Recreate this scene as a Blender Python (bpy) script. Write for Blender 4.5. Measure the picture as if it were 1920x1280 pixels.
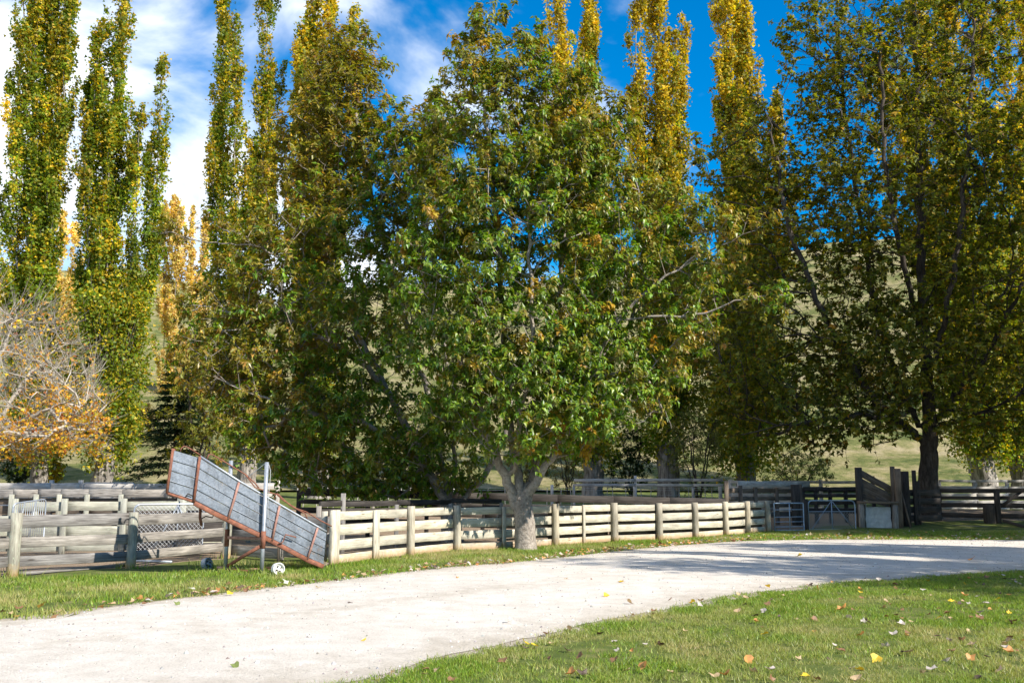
import bpy, math, random
import numpy as np
from mathutils import Matrix, Vector, Quaternion

for o in list(bpy.data.objects):
    bpy.data.objects.remove(o, do_unlink=True)
sc = bpy.context.scene
C = sc.collection
R = math.radians
rng = np.random.default_rng(7)
random.seed(7)

# ------------------------------------------------------------------ camera
EYE = 1.65
PITCH = R(8.44)
cam_data = bpy.data.cameras.new('camera')
cam_data.sensor_width = 36.0
cam_data.lens = 35.0
cam_data.clip_start = 0.1
cam_data.clip_end = 3000
cam = bpy.data.objects.new('camera', cam_data)
C.objects.link(cam)
cam.location = (0, 0, EYE)
cam.rotation_euler = (R(90) + PITCH, 0, 0)
sc.camera = cam

# ------------------------------------------------------------------ sun, sky, exposure
SUN_EL = R(38)
SUN_TAN = 1.3            # shadows run this far to the left for each metre away from the camera
sun_from = Vector((SUN_TAN, -1.0, 0)).normalized()
sun_vec = Vector((sun_from.x * math.cos(SUN_EL), sun_from.y * math.cos(SUN_EL), math.sin(SUN_EL)))
sd = bpy.data.lights.new('sun', 'SUN')
sd.energy = 5.0
sd.angle = R(0.53)
sd.color = (1.0, 0.93, 0.82)
sun = bpy.data.objects.new('sun', sd)
C.objects.link(sun)
sun.location = (60, -30, 60)
sun.rotation_euler = sun_vec.to_track_quat('Z', 'Y').to_euler()

world = bpy.data.worlds.new('World')
sc.world = world
world.use_nodes = True
wn, wl = world.node_tree.nodes, world.node_tree.links
wn.clear()
w_out = wn.new('ShaderNodeOutputWorld')
w_bg = wn.new('ShaderNodeBackground')
w_bg.inputs['Strength'].default_value = 0.092
w_sky = wn.new('ShaderNodeTexSky')
w_sky.sky_type = 'NISHITA'
w_sky.sun_disc = False
w_sky.sun_elevation = SUN_EL
w_sky.sun_rotation = math.atan2(sun_vec.x, sun_vec.y)
w_sky.air_density = 1.0
w_sky.dust_density = 0.2
w_sky.ozone_density = 3.0
w_hs = wn.new('ShaderNodeHueSaturation')
w_hs.inputs['Saturation'].default_value = 1.6
w_hs.inputs['Value'].default_value = 1.2
wl.new(w_sky.outputs[0], w_hs.inputs['Color'])
w_tc = wn.new('ShaderNodeTexCoord')
w_map = wn.new('ShaderNodeMapping')
w_map.inputs['Location'].default_value = (3.1, 0.0, 0.35)
w_map.inputs['Rotation'].default_value = (0, R(-32), 0)
w_map.inputs['Scale'].default_value = (1.0, 1.0, 1.7)
wl.new(w_tc.outputs['Generated'], w_map.inputs['Vector'])
w_n = wn.new('ShaderNodeTexNoise')
w_n.inputs['Scale'].default_value = 4.2
w_n.inputs['Detail'].default_value = 7
w_n.inputs['Roughness'].default_value = 0.52
w_n.inputs['Distortion'].default_value = 0.35
wl.new(w_map.outputs[0], w_n.inputs['Vector'])
# more cloud to the west (left) than to the east
w_sep = wn.new('ShaderNodeSeparateXYZ')
wl.new(w_tc.outputs['Generated'], w_sep.inputs[0])
w_bias = wn.new('ShaderNodeMath'); w_bias.operation = 'MULTIPLY_ADD'
w_bias.inputs[1].default_value = -0.34
w_bias.inputs[2].default_value = 0.0
wl.new(w_sep.outputs['X'], w_bias.inputs[0])
w_add = wn.new('ShaderNodeMath'); w_add.operation = 'ADD'
wl.new(w_n.outputs['Fac'], w_add.inputs[0]); wl.new(w_bias.outputs[0], w_add.inputs[1])
w_ramp = wn.new('ShaderNodeValToRGB')
w_ramp.color_ramp.interpolation = 'EASE'
w_ramp.color_ramp.elements[0].position = 0.51; w_ramp.color_ramp.elements[0].color = (0, 0, 0, 1)
w_ramp.color_ramp.elements[1].position = 0.74; w_ramp.color_ramp.elements[1].color = (1, 1, 1, 1)
wl.new(w_add.outputs[0], w_ramp.inputs[0])
w_mix = wn.new('ShaderNodeMix'); w_mix.data_type = 'RGBA'
w_mix.inputs[7].default_value = (7.4, 7.8, 8.4, 1)
wl.new(w_ramp.outputs[0], w_mix.inputs[0])
wl.new(w_hs.outputs[0], w_mix.inputs[6])
wl.new(w_mix.outputs[2], w_bg.inputs['Color'])
wl.new(w_bg.outputs[0], w_out.inputs['Surface'])

vs = sc.view_settings
vs.view_transform = 'Standard'
vs.look = 'None'
vs.exposure = 0.92
vs.gamma = 1.0
vs.use_curve_mapping = False
sc.cycles.max_bounces = 6
sc.cycles.diffuse_bounces = 3
sc.cycles.glossy_bounces = 2
sc.cycles.transmission_bounces = 4
sc.cycles.transparent_max_bounces = 6

# ------------------------------------------------------------------ measuring helpers (photo pixel -> place in the world)
FPX = 1920 * 35.0 / 36.0
def ray(px, py):
    cx, cy = (px - 960) / FPX, (640 - py) / FPX
    return Vector((cx, math.cos(PITCH) - cy * math.sin(PITCH), math.sin(PITCH) + cy * math.cos(PITCH)))
def at(px, py, Y):
    d = ray(px, py)
    t = Y / d.y
    return Vector((d.x * t, Y, EYE + d.z * t))
def ground(px, py, z=0.0):
    d = ray(px, py)
    t = (z - EYE) / d.z
    return Vector((d.x * t, d.y * t, z))
def smooth(a, b, x):
    t = np.clip((np.asarray(x, float) - a) / (b - a), 0, 1)
    return t * t * (3 - 2 * t)
def ground_z(x, y):
    return 1.15 * smooth(38, 58, y) + 1.2 * smooth(56, 80, y)

# ------------------------------------------------------------------ object helpers
def link(o, parent=None):
    C.objects.link(o)
    if parent is not None:
        o.parent = parent
    return o
def tag(o, label=None, cat=None, group=None, kind=None):
    if label: o['label'] = label
    if cat: o['category'] = cat
    if group: o['group'] = group
    if kind: o['kind'] = kind
    return o
def empty(name, loc, label, cat, group=None):
    o = bpy.data.objects.new(name, None)
    o.empty_display_size = 0.2
    link(o)
    o.location = loc
    return tag(o, label, cat, group)
def mesh_np(name, V, F, mat, colors=None, smooth_shade=False):
    """V (n,3); F list of arrays (m,k), faces of equal size in each array."""
    me = bpy.data.meshes.new(name)
    V = np.ascontiguousarray(V, np.float32)
    if not isinstance(F, list):
        F = [F]
    F = [np.asarray(f, np.int32) for f in F if len(f)]
    nl = sum(f.size for f in F); nf = sum(len(f) for f in F)
    me.vertices.add(len(V)); me.vertices.foreach_set('co', V.ravel())
    me.loops.add(nl); me.polygons.add(nf)
    me.loops.foreach_set('vertex_index', np.concatenate([f.ravel() for f in F]))
    st, s = [], 0
    for f in F:
        st.append(np.arange(len(f), dtype=np.int32) * f.shape[1] + s); s += f.size
    me.polygons.foreach_set('loop_start', np.concatenate(st))
    me.polygons.foreach_set('use_smooth', np.full(nf, smooth_shade, dtype=bool))
    if colors is not None:
        a = me.color_attributes.new('tint', 'FLOAT_COLOR', 'POINT')
        c4 = np.ones((len(V), 4), np.float32); c4[:, :3] = colors
        a.data.foreach_set('color', c4.ravel())
    me.update(calc_edges=True)
    if mat: me.materials.append(mat)
    return me
def obj_np(name, V, F, mat, parent=None, colors=None, smooth_shade=False, origin=None):
    """V in world coordinates; the object's origin is put at ORIGIN (world), parents are never rotated."""
    V = np.asarray(V, float)
    org = np.array(origin if origin is not None else ((0, 0, 0)), float)
    me = mesh_np(name, V - org, F, mat, colors, smooth_shade)
    o = bpy.data.objects.new(name, me)
    link(o, parent)
    o.location = Vector(org) - (world_loc(parent) if parent else Vector((0, 0, 0)))
    return o
def world_loc(o):
    v = Vector((0, 0, 0))
    while o is not None:
        v += o.location; o = o.parent
    return v
def frame_for(d, up=Vector((0, 0, 1))):
    x = Vector(d).normalized()
    if abs(x.dot(up)) > 0.95:
        up = Vector((0, -1, 0))
    y = up.cross(x).normalized()
    z = x.cross(y)
    return Matrix((x, y, z)).transposed()
def beam(parent, name, p0, p1, prof, mat, segs=4, jit=0.004, taper=1.0, up=Vector((0, 0, 1)), label=None, cap=0.0):
    """A length of timber, pipe or bar from p0 to p1; local X runs along it.  prof: (n,2) section in local Y,Z."""
    p0, p1 = Vector(p0), Vector(p1)
    L = (p1 - p0).length
    prof = np.asarray(prof, float)
    n = len(prof)
    V = []
    ts = np.linspace(0, 1, segs + 1)
    for i, t in enumerate(ts):
        s = 1 + (taper - 1) * t
        off = rng.normal(0, jit, 2) if 0 < i < segs else rng.normal(0, jit * .5, 2)
        ex = rng.normal(0, jit * .6, n) if i in (0, segs) else np.zeros(n)
        V.append(np.column_stack([np.full(n, t * L) + ex, prof[:, 0] * s + off[0], prof[:, 1] * s + off[1]]))
    V = np.concatenate(V)
    Q = []
    for i in range(segs):
        for k in range(n):
            a, b = i * n + k, i * n + (k + 1) % n
            Q.append((a, b, b + n, a + n))
    me = mesh_np(name, V, [np.array(Q), np.array([list(range(n))[::-1]]), np.array([[segs * n + k for k in range(n)]])], mat, None, n > 6)
    o = bpy.data.objects.new(name, me)
    link(o, parent)
    q = frame_for(p1 - p0, up).to_quaternion()
    o.rotation_mode = 'QUATERNION'; o.rotation_quaternion = q
    o.location = p0 - (world_loc(parent) if parent else Vector((0, 0, 0)))
    if n > 6:
        for p in me.polygons:
            if p.loop_total == n and n != 4: p.use_smooth = False
    if label: o['label'] = label
    return o
def rect(w, t, ch=0.006):
    """section: thickness t across (Y), width w upright (Z), chamfered"""
    a, b = t / 2, w / 2
    if ch <= 0 or ch * 2 >= min(t, w):
        return [(-a, -b), (a, -b), (a, b), (-a, b)]
    return [(-a, -b + ch), (-a + ch, -b), (a - ch, -b), (a, -b + ch), (a, b - ch), (a - ch, b), (-a + ch, b), (-a, b - ch)]
def rect4(w, t): return rect(w, t, 0)
def circ(r, n=10, wob=0.0):
    return [((r * (1 + rng.normal(0, wob))) * math.cos(2 * math.pi * k / n), (r * (1 + rng.normal(0, wob))) * math.sin(2 * math.pi * k / n)) for k in range(n)]
def round_post(parent, base, h, r, mat, name='post', lean=(0, 0), label=None):
    b = Vector(base)
    return beam(parent, name, b + Vector((0, 0, -0.15)), b + Vector((lean[0], lean[1], h)), circ(r, 12, .03), mat, 4, 0.004, .95, label=label)
def square_post(parent, base, h, w, t, mat, name='post', lean=(0, 0), face=None, label=None):
    b = Vector(base)
    up = Vector(face) if face is not None else Vector((0, -1, 0))
    return beam(parent, name, b + Vector((0, 0, -0.15)), b + Vector((lean[0], lean[1], h)), rect(t, w), mat, 3, 0.003, 1.0, up=up, label=label)
def pipe_path(pts, r, n=7, closed=False):
    """tube along a polyline -> V, quads"""
    P = np.asarray(pts, float); m = len(P)
    T = np.zeros_like(P)
    T[1:-1] = P[2:] - P[:-2]; T[0] = P[1] - P[0]; T[-1] = P[-1] - P[-2]
    if closed: T[0] = T[-1] = P[1] - P[-2]
    T /= np.linalg.norm(T, axis=1)[:, None] + 1e-9
    up = np.tile([0.13, 0.21, 0.97], (m, 1))
    bad = np.abs((T * up).sum(1)) > .94
    up[bad] = [1, 0.1, 0]
    A = np.cross(T, up); A /= np.linalg.norm(A, axis=1)[:, None]
    for i in range(1, m):
        a = A[i - 1] - T[i] * (A[i - 1] @ T[i]); A[i] = a / (np.linalg.norm(a) + 1e-9)
    B = np.cross(T, A)
    rr = np.broadcast_to(np.asarray(r, float), (m,))
    ang = np.arange(n) * 2 * np.pi / n
    V = P[:, None, :] + rr[:, None, None] * (np.cos(ang)[None, :, None] * A[:, None, :] + np.sin(ang)[None, :, None] * B[:, None, :])
    i, k = np.meshgrid(np.arange(m - 1), np.arange(n), indexing='ij')
    a = i * n + k; b = i * n + (k + 1) % n
    Q = np.stack([a, b, b + n, a + n], -1).reshape(-1, 4)
    return V.reshape(-1, 3), Q
def pipe(parent, name, pts, r, mat, n=7, label=None, sub=0):
    pts = [Vector(p) for p in pts]
    if sub: pts = [Vector(p) for p in catmull(np.array([list(p) for p in pts]), sub)]
    V, Q = pipe_path([list(p) for p in pts], r, n)
    m = len(pts)
    o = obj_np(name, V, [Q, np.array([list(range(n))[::-1]]), np.array([[(m - 1) * n + k for k in range(n)]])], mat, parent, None, True, origin=pts[0])
    if label: o['label'] = label
    return o
def catmull(P, sub):
    P = np.asarray(P, float)
    if len(P) < 3:
        t = np.linspace(0, 1, sub + 1)[:, None]
        return P[0] * (1 - t) + P[-1] * t
    E = np.vstack([2 * P[0] - P[1], P, 2 * P[-1] - P[-2]])
    out = []
    for i in range(1, len(E) - 2):
        for t in np.linspace(0, 1, sub, endpoint=False):
            p0, p1, p2, p3 = E[i - 1], E[i], E[i + 1], E[i + 2]
            out.append(.5 * (2 * p1 + (p2 - p0) * t + (2 * p0 - 5 * p1 + 4 * p2 - p3) * t * t + (3 * p1 - p0 - 3 * p2 + p3) * t ** 3))
    out.append(E[-2])
    return np.array(out)
def join(parts):
    """[(V, [F...]), ...] -> V, [F...]"""
    Vs, by, s = [], {}, 0
    for V, F in parts:
        V = np.asarray(V)
        for f in (F if isinstance(F, list) else [F]):
            f = np.asarray(f)
            if f.size: by.setdefault(f.shape[1], []).append(f + s)
        Vs.append(V); s += len(V)
    return np.concatenate(Vs), [np.concatenate(v) for v in by.values()]

# ------------------------------------------------------------------ materials
def new_mat(name):
    m = bpy.data.materials.new(name); m.use_nodes = True
    nt = m.node_tree; nt.nodes.clear()
    out = nt.nodes.new('ShaderNodeOutputMaterial')
    return m, nt.nodes, nt.links, out
def ramp(nodes, stops, interp='LINEAR'):
    r = nodes.new('ShaderNodeValToRGB'); r.color_ramp.interpolation = interp
    e = r.color_ramp.elements
    while len(e) > len(stops): e.remove(e[-1])
    while len(e) < len(stops): e.new(0.5)
    for el, (p, c) in zip(e, stops):
        el.position = p; el.color = (*c, 1) if len(c) == 3 else c
    return r
def noise(nodes, links, vec, scale, detail=4, rough=.55, dist=0.0):
    n = nodes.new('ShaderNodeTexNoise')
    n.inputs['Scale'].default_value = scale; n.inputs['Detail'].default_value = detail
    n.inputs['Roughness'].default_value = rough; n.inputs['Distortion'].default_value = dist
    if vec is not None: links.new(vec, n.inputs['Vector'])
    return n
def mapping(nodes, links, src, scale=(1, 1, 1), loc=None):
    m = nodes.new('ShaderNodeMapping'); m.inputs['Scale'].default_value = scale
    links.new(src, m.inputs['Vector'])
    if loc is not None: links.new(loc, m.inputs['Location'])
    return m
def mixc(nodes, links, fac, a, b, mode='MIX'):
    m = nodes.new('ShaderNodeMix'); m.data_type = 'RGBA'; m.blend_type = mode
    for i, v in ((0, fac), (6, a), (7, b)):
        if isinstance(v, (int, float)): m.inputs[i].default_value = v
        elif isinstance(v, tuple): m.inputs[i].default_value = (*v, 1) if len(v) == 3 else v
        else: links.new(v, m.inputs[i])
    return m.outputs[2]
def bump(nodes, links, h, strength, dist=0.02):
    b = nodes.new('ShaderNodeBump'); b.inputs['Strength'].default_value = strength; b.inputs['Distance'].default_value = dist
    links.new(h, b.inputs['Height'])
    return b
def wood_mat(name, light, mid, dark, rough=.8, moss=None, foot=None):
    """grain along local X; random tint for each board; optional lichen and soil-stained foot"""
    m, N, L, out = new_mat(name)
    p = N.new('ShaderNodeBsdfPrincipled'); p.inputs['Roughness'].default_value = rough
    p.inputs['Specular IOR Level'].default_value = 0.2
    tc = N.new('ShaderNodeTexCoord'); oi = N.new('ShaderNodeObjectInfo')
    sh = N.new('ShaderNodeVectorMath'); sh.operation = 'SCALE'; sh.inputs[0].default_value = (37, 11, 23)
    L.new(oi.outputs['Random'], sh.inputs['Scale'])
    g = mapping(N, L, tc.outputs['Object'], (1.6, 34, 34), sh.outputs[0])
    n1 = noise(N, L, g.outputs[0], 1.0, 6, .65, .6)
    r1 = ramp(N, [(.28, dark), (.5, mid), (.72, light)])
    L.new(n1.outputs['Fac'], r1.inputs[0])
    b = mapping(N, L, tc.outputs['Object'], (1.2, 4, 4), sh.outputs[0])
    n2 = noise(N, L, b.outputs[0], 1.6, 4, .6)
    r2 = ramp(N, [(.3, (.62, .62, .62)), (.68, (1.12, 1.12, 1.12))])
    L.new(n2.outputs['Fac'], r2.inputs[0])
    col = mixc(N, L, 1.0, r1.outputs[0], r2.outputs[0], 'MULTIPLY')
    rr = ramp(N, [(0, (.78, .78, .8)), (.5, (1, 1, 1)), (1, (1.16, 1.12, 1.06))])
    L.new(oi.outputs['Random'], rr.inputs[0])
    col = mixc(N, L, 1.0, col, rr.outputs[0], 'MULTIPLY')
    if moss:
        n3 = noise(N, L, b.outputs[0], 5, 5, .65)
        r3 = ramp(N, [(.56, (0, 0, 0)), (.7, (1, 1, 1))]); L.new(n3.outputs['Fac'], r3.inputs[0])
        col = mixc(N, L, r3.outputs[0], col, moss)
    if foot:
        geo = N.new('ShaderNodeNewGeometry'); sx = N.new('ShaderNodeSeparateXYZ'); L.new(geo.outputs['Position'], sx.inputs[0])
        n4 = noise(N, L, geo.outputs['Position'], 7, 4)
        ad = N.new('ShaderNodeMath'); ad.operation = 'MULTIPLY_ADD'; ad.inputs[1].default_value = .35; L.new(n4.outputs['Fac'], ad.inputs[0]); L.new(sx.outputs['Z'], ad.inputs[2])
        r4 = ramp(N, [(.22, (.75, .75, .75)), (.42, (0, 0, 0))]); L.new(ad.outputs[0], r4.inputs[0])
        col = mixc(N, L, r4.outputs[0], col, foot)
    # knots
    kv = mapping(N, L, tc.outputs['Object'], (1.3, 7, 7), sh.outputs[0])
    vo = N.new('ShaderNodeTexVoronoi'); vo.inputs['Scale'].default_value = 1.0; L.new(kv.outputs[0], vo.inputs['Vector'])
    rk = ramp(N, [(.05, (.25, .2, .16)), (.14, (1, 1, 1))]); L.new(vo.outputs['Distance'], rk.inputs[0])
    col = mixc(N, L, .8, col, rk.outputs[0], 'MULTIPLY')
    L.new(col, p.inputs['Base Color'])
    bm = bump(N, L, n1.outputs['Fac'], .5, .012); L.new(bm.outputs[0], p.inputs['Normal'])
    L.new(p.outputs[0], out.inputs[0])
    return m
def leaf_mat(name, trans=.38, gloss=.06, rough=.45, tcol=(1.25, 1.2, .55)):
    m, N, L, out = new_mat(name)
    at_ = N.new('ShaderNodeAttribute'); at_.attribute_name = 'tint'
    d = N.new('ShaderNodeBsdfDiffuse'); L.new(at_.outputs['Color'], d.inputs['Color'])
    t = N.new('ShaderNodeBsdfTranslucent'); L.new(mixc(N, L, 1.0, at_.outputs['Color'], tcol, 'MULTIPLY'), t.inputs['Color'])
    g = N.new('ShaderNodeBsdfGlossy'); g.inputs['Roughness'].default_value = rough; g.inputs['Color'].default_value = (.95, .98, 1, 1)
    m1 = N.new('ShaderNodeMixShader'); m1.inputs[0].default_value = trans; L.new(d.outputs[0], m1.inputs[1]); L.new(t.outputs[0], m1.inputs[2])
    m2 = N.new('ShaderNodeMixShader'); m2.inputs[0].default_value = gloss; L.new(m1.outputs[0], m2.inputs[1]); L.new(g.outputs[0], m2.inputs[2])
    L.new(m2.outputs[0], out.inputs[0])
    return m
def bark_mat(name, light, mid, dark, scale=(6, 6, 1.6), bstr=.8):
    m, N, L, out = new_mat(name)
    p = N.new('ShaderNodeBsdfPrincipled'); p.inputs['Roughness'].default_value = .9; p.inputs['Specular IOR Level'].default_value = .15
    tc = N.new('ShaderNodeTexCoord')
    mp = mapping(N, L, tc.outputs['Object'], scale)
    n1 = noise(N, L, mp.outputs[0], 1.5, 7, .65, .4)
    r1 = ramp(N, [(.3, dark), (.5, mid), (.7, light)]); L.new(n1.outputs['Fac'], r1.inputs[0])
    n2 = noise(N, L, tc.outputs['Object'], 1.1, 3); r2 = ramp(N, [(.35, (.7, .7, .7)), (.65, (1.1, 1.1, 1.1))]); L.new(n2.outputs['Fac'], r2.inputs[0])
    L.new(mixc(N, L, 1.0, r1.outputs[0], r2.outputs[0], 'MULTIPLY'), p.inputs['Base Color'])
    bm = bump(N, L, n1.outputs['Fac'], bstr, .05); L.new(bm.outputs[0], p.inputs['Normal'])
    L.new(p.outputs[0], out.inputs[0])
    return m
def plain_mat(name, c1, c2, scale=8, rough=.6, metal=0.0, c3=None, bstr=.15):
    m, N, L, out = new_mat(name)
    p = N.new('ShaderNodeBsdfPrincipled'); p.inputs['Roughness'].default_value = rough; p.inputs['Metallic'].default_value = metal
    tc = N.new('ShaderNodeTexCoord')
    n1 = noise(N, L, tc.outputs['Object'], scale, 6, .65)
    st = [(.32, c1), (.66, c2)] + ([(.8, c3)] if c3 else [])
    r1 = ramp(N, st); L.new(n1.outputs['Fac'], r1.inputs[0]); L.new(r1.outputs[0], p.inputs['Base Color'])
    bm = bump(N, L, n1.outputs['Fac'], bstr, .01); L.new(bm.outputs[0], p.inputs['Normal'])
    L.new(p.outputs[0], out.inputs[0])
    return m

M = {}
M['pale'] = wood_mat('pale_sawn_pine', (.62, .575, .465), (.53, .49, .39), (.3, .275, .215), moss=(.36, .35, .27), foot=(.46, .29, .15))
M['pale_post'] = wood_mat('pale_round_pine', (.47, .43, .34), (.37, .335, .26), (.2, .175, .135), foot=(.4, .26, .12))
M['grey'] = wood_mat('weathered_grey_timber', (.38, .36, .335), (.245, .23, .212), (.09, .082, .075), .85)
M['grey_post'] = wood_mat('lichened_grey_post', (.4, .39, .33), (.3, .29, .24), (.14, .13, .11), .9, moss=(.36, .4, .3), foot=(.45, .28, .1))
M['mossy'] = wood_mat('mossy_pale_timber', (.47, .46, .39), (.36, .355, .29), (.19, .185, .15), .85, moss=(.38, .42, .3))
M['brown'] = wood_mat('old_brown_timber', (.22, .18, .14), (.14, .11, .085), (.06, .05, .04), .85)
M['dark'] = wood_mat('dark_shade_toned_timber', (.085, .075, .066), (.05, .044, .04), (.022, .019, .018), .8)  # base tones lowered to put the yards' shade into the colour
M['silver'] = wood_mat('silvered_timber', (.6, .58, .54), (.47, .45, .42), (.26, .24, .22), .8)
M['galv'] = plain_mat('galvanised_sheet', (.23, .265, .31), (.33, .37, .42), 22, .45, .45, (.46, .5, .54), .05)
def galv_mat():
    m, N, L, out = new_mat('stained_galvanised_sheet')
    p = N.new('ShaderNodeBsdfPrincipled'); p.inputs['Metallic'].default_value = .4; p.inputs['Roughness'].default_value = .5
    tc = N.new('ShaderNodeTexCoord'); geo = N.new('ShaderNodeNewGeometry')
    vo = N.new('ShaderNodeTexVoronoi'); vo.inputs['Scale'].default_value = 38; L.new(geo.outputs['Position'], vo.inputs['Vector'])
    r0 = ramp(N, [(0, (.105, .125, .15)), (1, (.2, .225, .26))]); L.new(vo.outputs['Color'], r0.inputs[0])
    n1 = noise(N, L, mapping(N, L, geo.outputs['Position'], (4, 4, 1.2)).outputs[0], 1.3, 6, .65)
    r1 = ramp(N, [(.3, (.55, .54, .52)), (.5, (1, 1, 1)), (.7, (1.2, 1.2, 1.2))]); L.new(n1.outputs['Fac'], r1.inputs[0])
    c = mixc(N, L, 1.0, r0.outputs[0], r1.outputs[0], 'MULTIPLY')
    n2 = noise(N, L, geo.outputs['Position'], 3.3, 6, .7)
    r2 = ramp(N, [(.6, (0, 0, 0)), (.72, (.8, .8, .8))]); L.new(n2.outputs['Fac'], r2.inputs[0])
    c = mixc(N, L, r2.outputs[0], c, (.24, .17, .12))
    L.new(c, p.inputs['Base Color'])
    bm = bump(N, L, n1.outputs['Fac'], .25, .02); L.new(bm.outputs[0], p.inputs['Normal'])
    L.new(p.outputs[0], out.inputs[0]); return m
M['galv'] = galv_mat()
M['galv_pipe'] = plain_mat('galvanised_pipe', (.24, .265, .3), (.38, .41, .45), 14, .45, .5)
M['rust'] = plain_mat('rusty_red_steel', (.11, .045, .028), (.27, .1, .055), 12, .8, .0, (.38, .22, .15))
M['rust_pale'] = plain_mat('faded_red_paint_on_steel', (.22, .1, .075), (.38, .22, .175), 14, .7, .0, (.46, .35, .3))
M['white_paint'] = plain_mat('chalky_white_paint', (.7, .68, .62), (.82, .81, .78), 9, .6)
M['grey_metal'] = plain_mat('dull_grey_metal', (.25, .29, .33), (.42, .46, .5), 10, .5, .4)
M['concrete'] = plain_mat('worn_concrete', (.34, .36, .36), (.5, .53, .53), 5, .9, 0, (.62, .66, .66), .3)
M['blue_steel'] = plain_mat('blue_grey_painted_steel', (.2, .27, .36), (.33, .42, .52), 10, .45, .3)
M['wire'] = plain_mat('galvanised_wire', (.4, .41, .42), (.56, .57, .58), 20, .5, .4)
M['leaf_glossy'] = leaf_mat('glossy_leaf', .42, .028, .4, (1.45, 1.4, .4))
M['leaf_matt'] = leaf_mat('matt_leaf', .48, .015, .5, (1.45, 1.35, .4))
M['leaf_dry'] = leaf_mat('dry_fallen_leaf', .18, .03, .6, (1.1, 1, .7))
M['grass'] = leaf_mat('grass_blade', .38, .02, .45, (1.3, 1.3, .5))
M['bark_prunus'] = bark_mat('pale_speckled_bark', (.44, .39, .34), (.31, .27, .23), (.15, .125, .105), (9, 9, 9), .8)
M['bark_dark'] = bark_mat('dark_fissured_bark', (.13, .11, .095), (.075, .062, .052), (.03, .026, .022), (7, 7, 1.5), 1.0)
M['bark_poplar'] = bark_mat('pale_furrowed_poplar_bark', (.5, .46, .42), (.25, .225, .2), (.055, .045, .04), (6, 6, .8), 1.6)
M['bark_grey'] = bark_mat('silver_twig_bark', (.5, .455, .385), (.38, .34, .28), (.2, .175, .14), (9, 9, 3), .4)

# ------------------------------------------------------------------ ground, road, hills
def road_far(x):
    return np.interp(x, FAR[:, 0], FAR[:, 1])
far_px = [(0, 1164), (150, 1146), (300, 1128), (450, 1110), (640, 1087), (800, 1068), (985, 1052), (1120, 1038), (1250, 1024), (1400, 1014), (1600, 1011), (1920, 1012)]
near_px = [(560, 1290), (690, 1272), (800, 1238), (900, 1216), (1040, 1186), (1180, 1153), (1300, 1130), (1450, 1105), (1600, 1091), (1760, 1078), (1920, 1069)]
FAR = np.array([list(ground(*p))[:2] for p in far_px])
NEAR = np.array([list(ground(*p))[:2] for p in near_px])
FAR = np.vstack([[-60, 1.5], [-30, 5.0], [-14, 9.6], FAR, [24, 33.5], [60, 42]])
NEAR = np.vstack([[-60, -8.5], [-30, -4.0], [-10, 2.0], [-4.5, 6.3], NEAR, [16, 24.5], [24, 27.6], [60, 36]])
NEAR = NEAR[np.argsort(NEAR[:, 0])]
def ragged(P, step, amp):
    d = np.r_[0, np.cumsum(np.linalg.norm(np.diff(P, axis=0), axis=1))]
    s = np.arange(0, d[-1], step)
    Q = np.column_stack([np.interp(s, d, P[:, 0]), np.interp(s, d, P[:, 1])])
    nz = np.zeros(len(s))
    for w, a in ((40, .5), (14, .3), (5, .25), (2, .15)):
        k = rng.normal(0, 1, int(len(s) / w) + 4)
        nz += a * np.interp(np.arange(len(s)) / w, np.arange(len(k)), k)
    Q[:, 1] += nz * amp
    return Q
farE = ragged(catmull(FAR, 4), .12, .16)
nearE = ragged(catmull(NEAR, 4), .12, .2)
def edge_y(E, x):
    o = np.argsort(E[:, 0]); return np.interp(x, E[o, 0], E[o, 1])
n_st = 900
xs = np.r_[np.linspace(-60, -9, 120), np.linspace(-8.95, 20, 640), np.linspace(20.1, 60, 140)]
yn, yf = edge_y(nearE, xs), edge_y(farE, xs)
rows = np.array([0, .06, .14, .24, .32, .42, .5, .58, .68, .78, .88, .95, 1.0])
V = []
for t in rows:
    y = yn * (1 - t) + yf * t
    V.append(np.column_stack([xs, y, .006 + .035 * np.sin(np.pi * t) * np.ones_like(xs)]))
V = np.concatenate(V); n = len(xs)
i, k = np.meshgrid(np.arange(len(rows) - 1), np.arange(n - 1), indexing='ij')
a = i * n + k
Q = np.stack([a, a + 1, a + 1 + n, a + n], -1).reshape(-1, 4)
m, N, L, out = new_mat('pale_limestone_gravel')
p = N.new('ShaderNodeBsdfPrincipled'); p.inputs['Roughness'].default_value = .95; p.inputs['Specular IOR Level'].default_value = .1
geo = N.new('ShaderNodeNewGeometry')
n1 = noise(N, L, geo.outputs['Position'], .5, 4, .6); n2 = noise(N, L, geo.outputs['Position'], 38, 5, .7); n3 = noise(N, L, geo.outputs['Position'], 2.1, 6, .65)
r1 = ramp(N, [(.3, (.56, .515, .455)), (.65, (.64, .595, .535))]); L.new(n1.outputs['Fac'], r1.inputs[0])
r2 = ramp(N, [(.28, (.45, .43, .41)), (.42, (.92, .92, .92)), (.7, (1.14, 1.14, 1.14))]); L.new(n2.outputs['Fac'], r2.inputs[0])
r3 = ramp(N, [(.32, (.86, .845, .82)), (.6, (1.04, 1.04, 1.04))]); L.new(n3.outputs['Fac'], r3.inputs[0])
c = mixc(N, L, 1.0, r1.outputs[0], r2.outputs[0], 'MULTIPLY'); c = mixc(N, L, 1.0, c, r3.outputs[0], 'MULTIPLY')
at_ = N.new('ShaderNodeAttribute'); at_.attribute_name = 'tint'      # packed wheel tracks are cleaner than the loose strips between
wa = N.new('ShaderNodeMath'); wa.operation = 'MULTIPLY_ADD'; wa.inputs[1].default_value = .5; L.new(n3.outputs['Fac'], wa.inputs[0]); L.new(at_.outputs['Fac'], wa.inputs[2])
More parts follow.
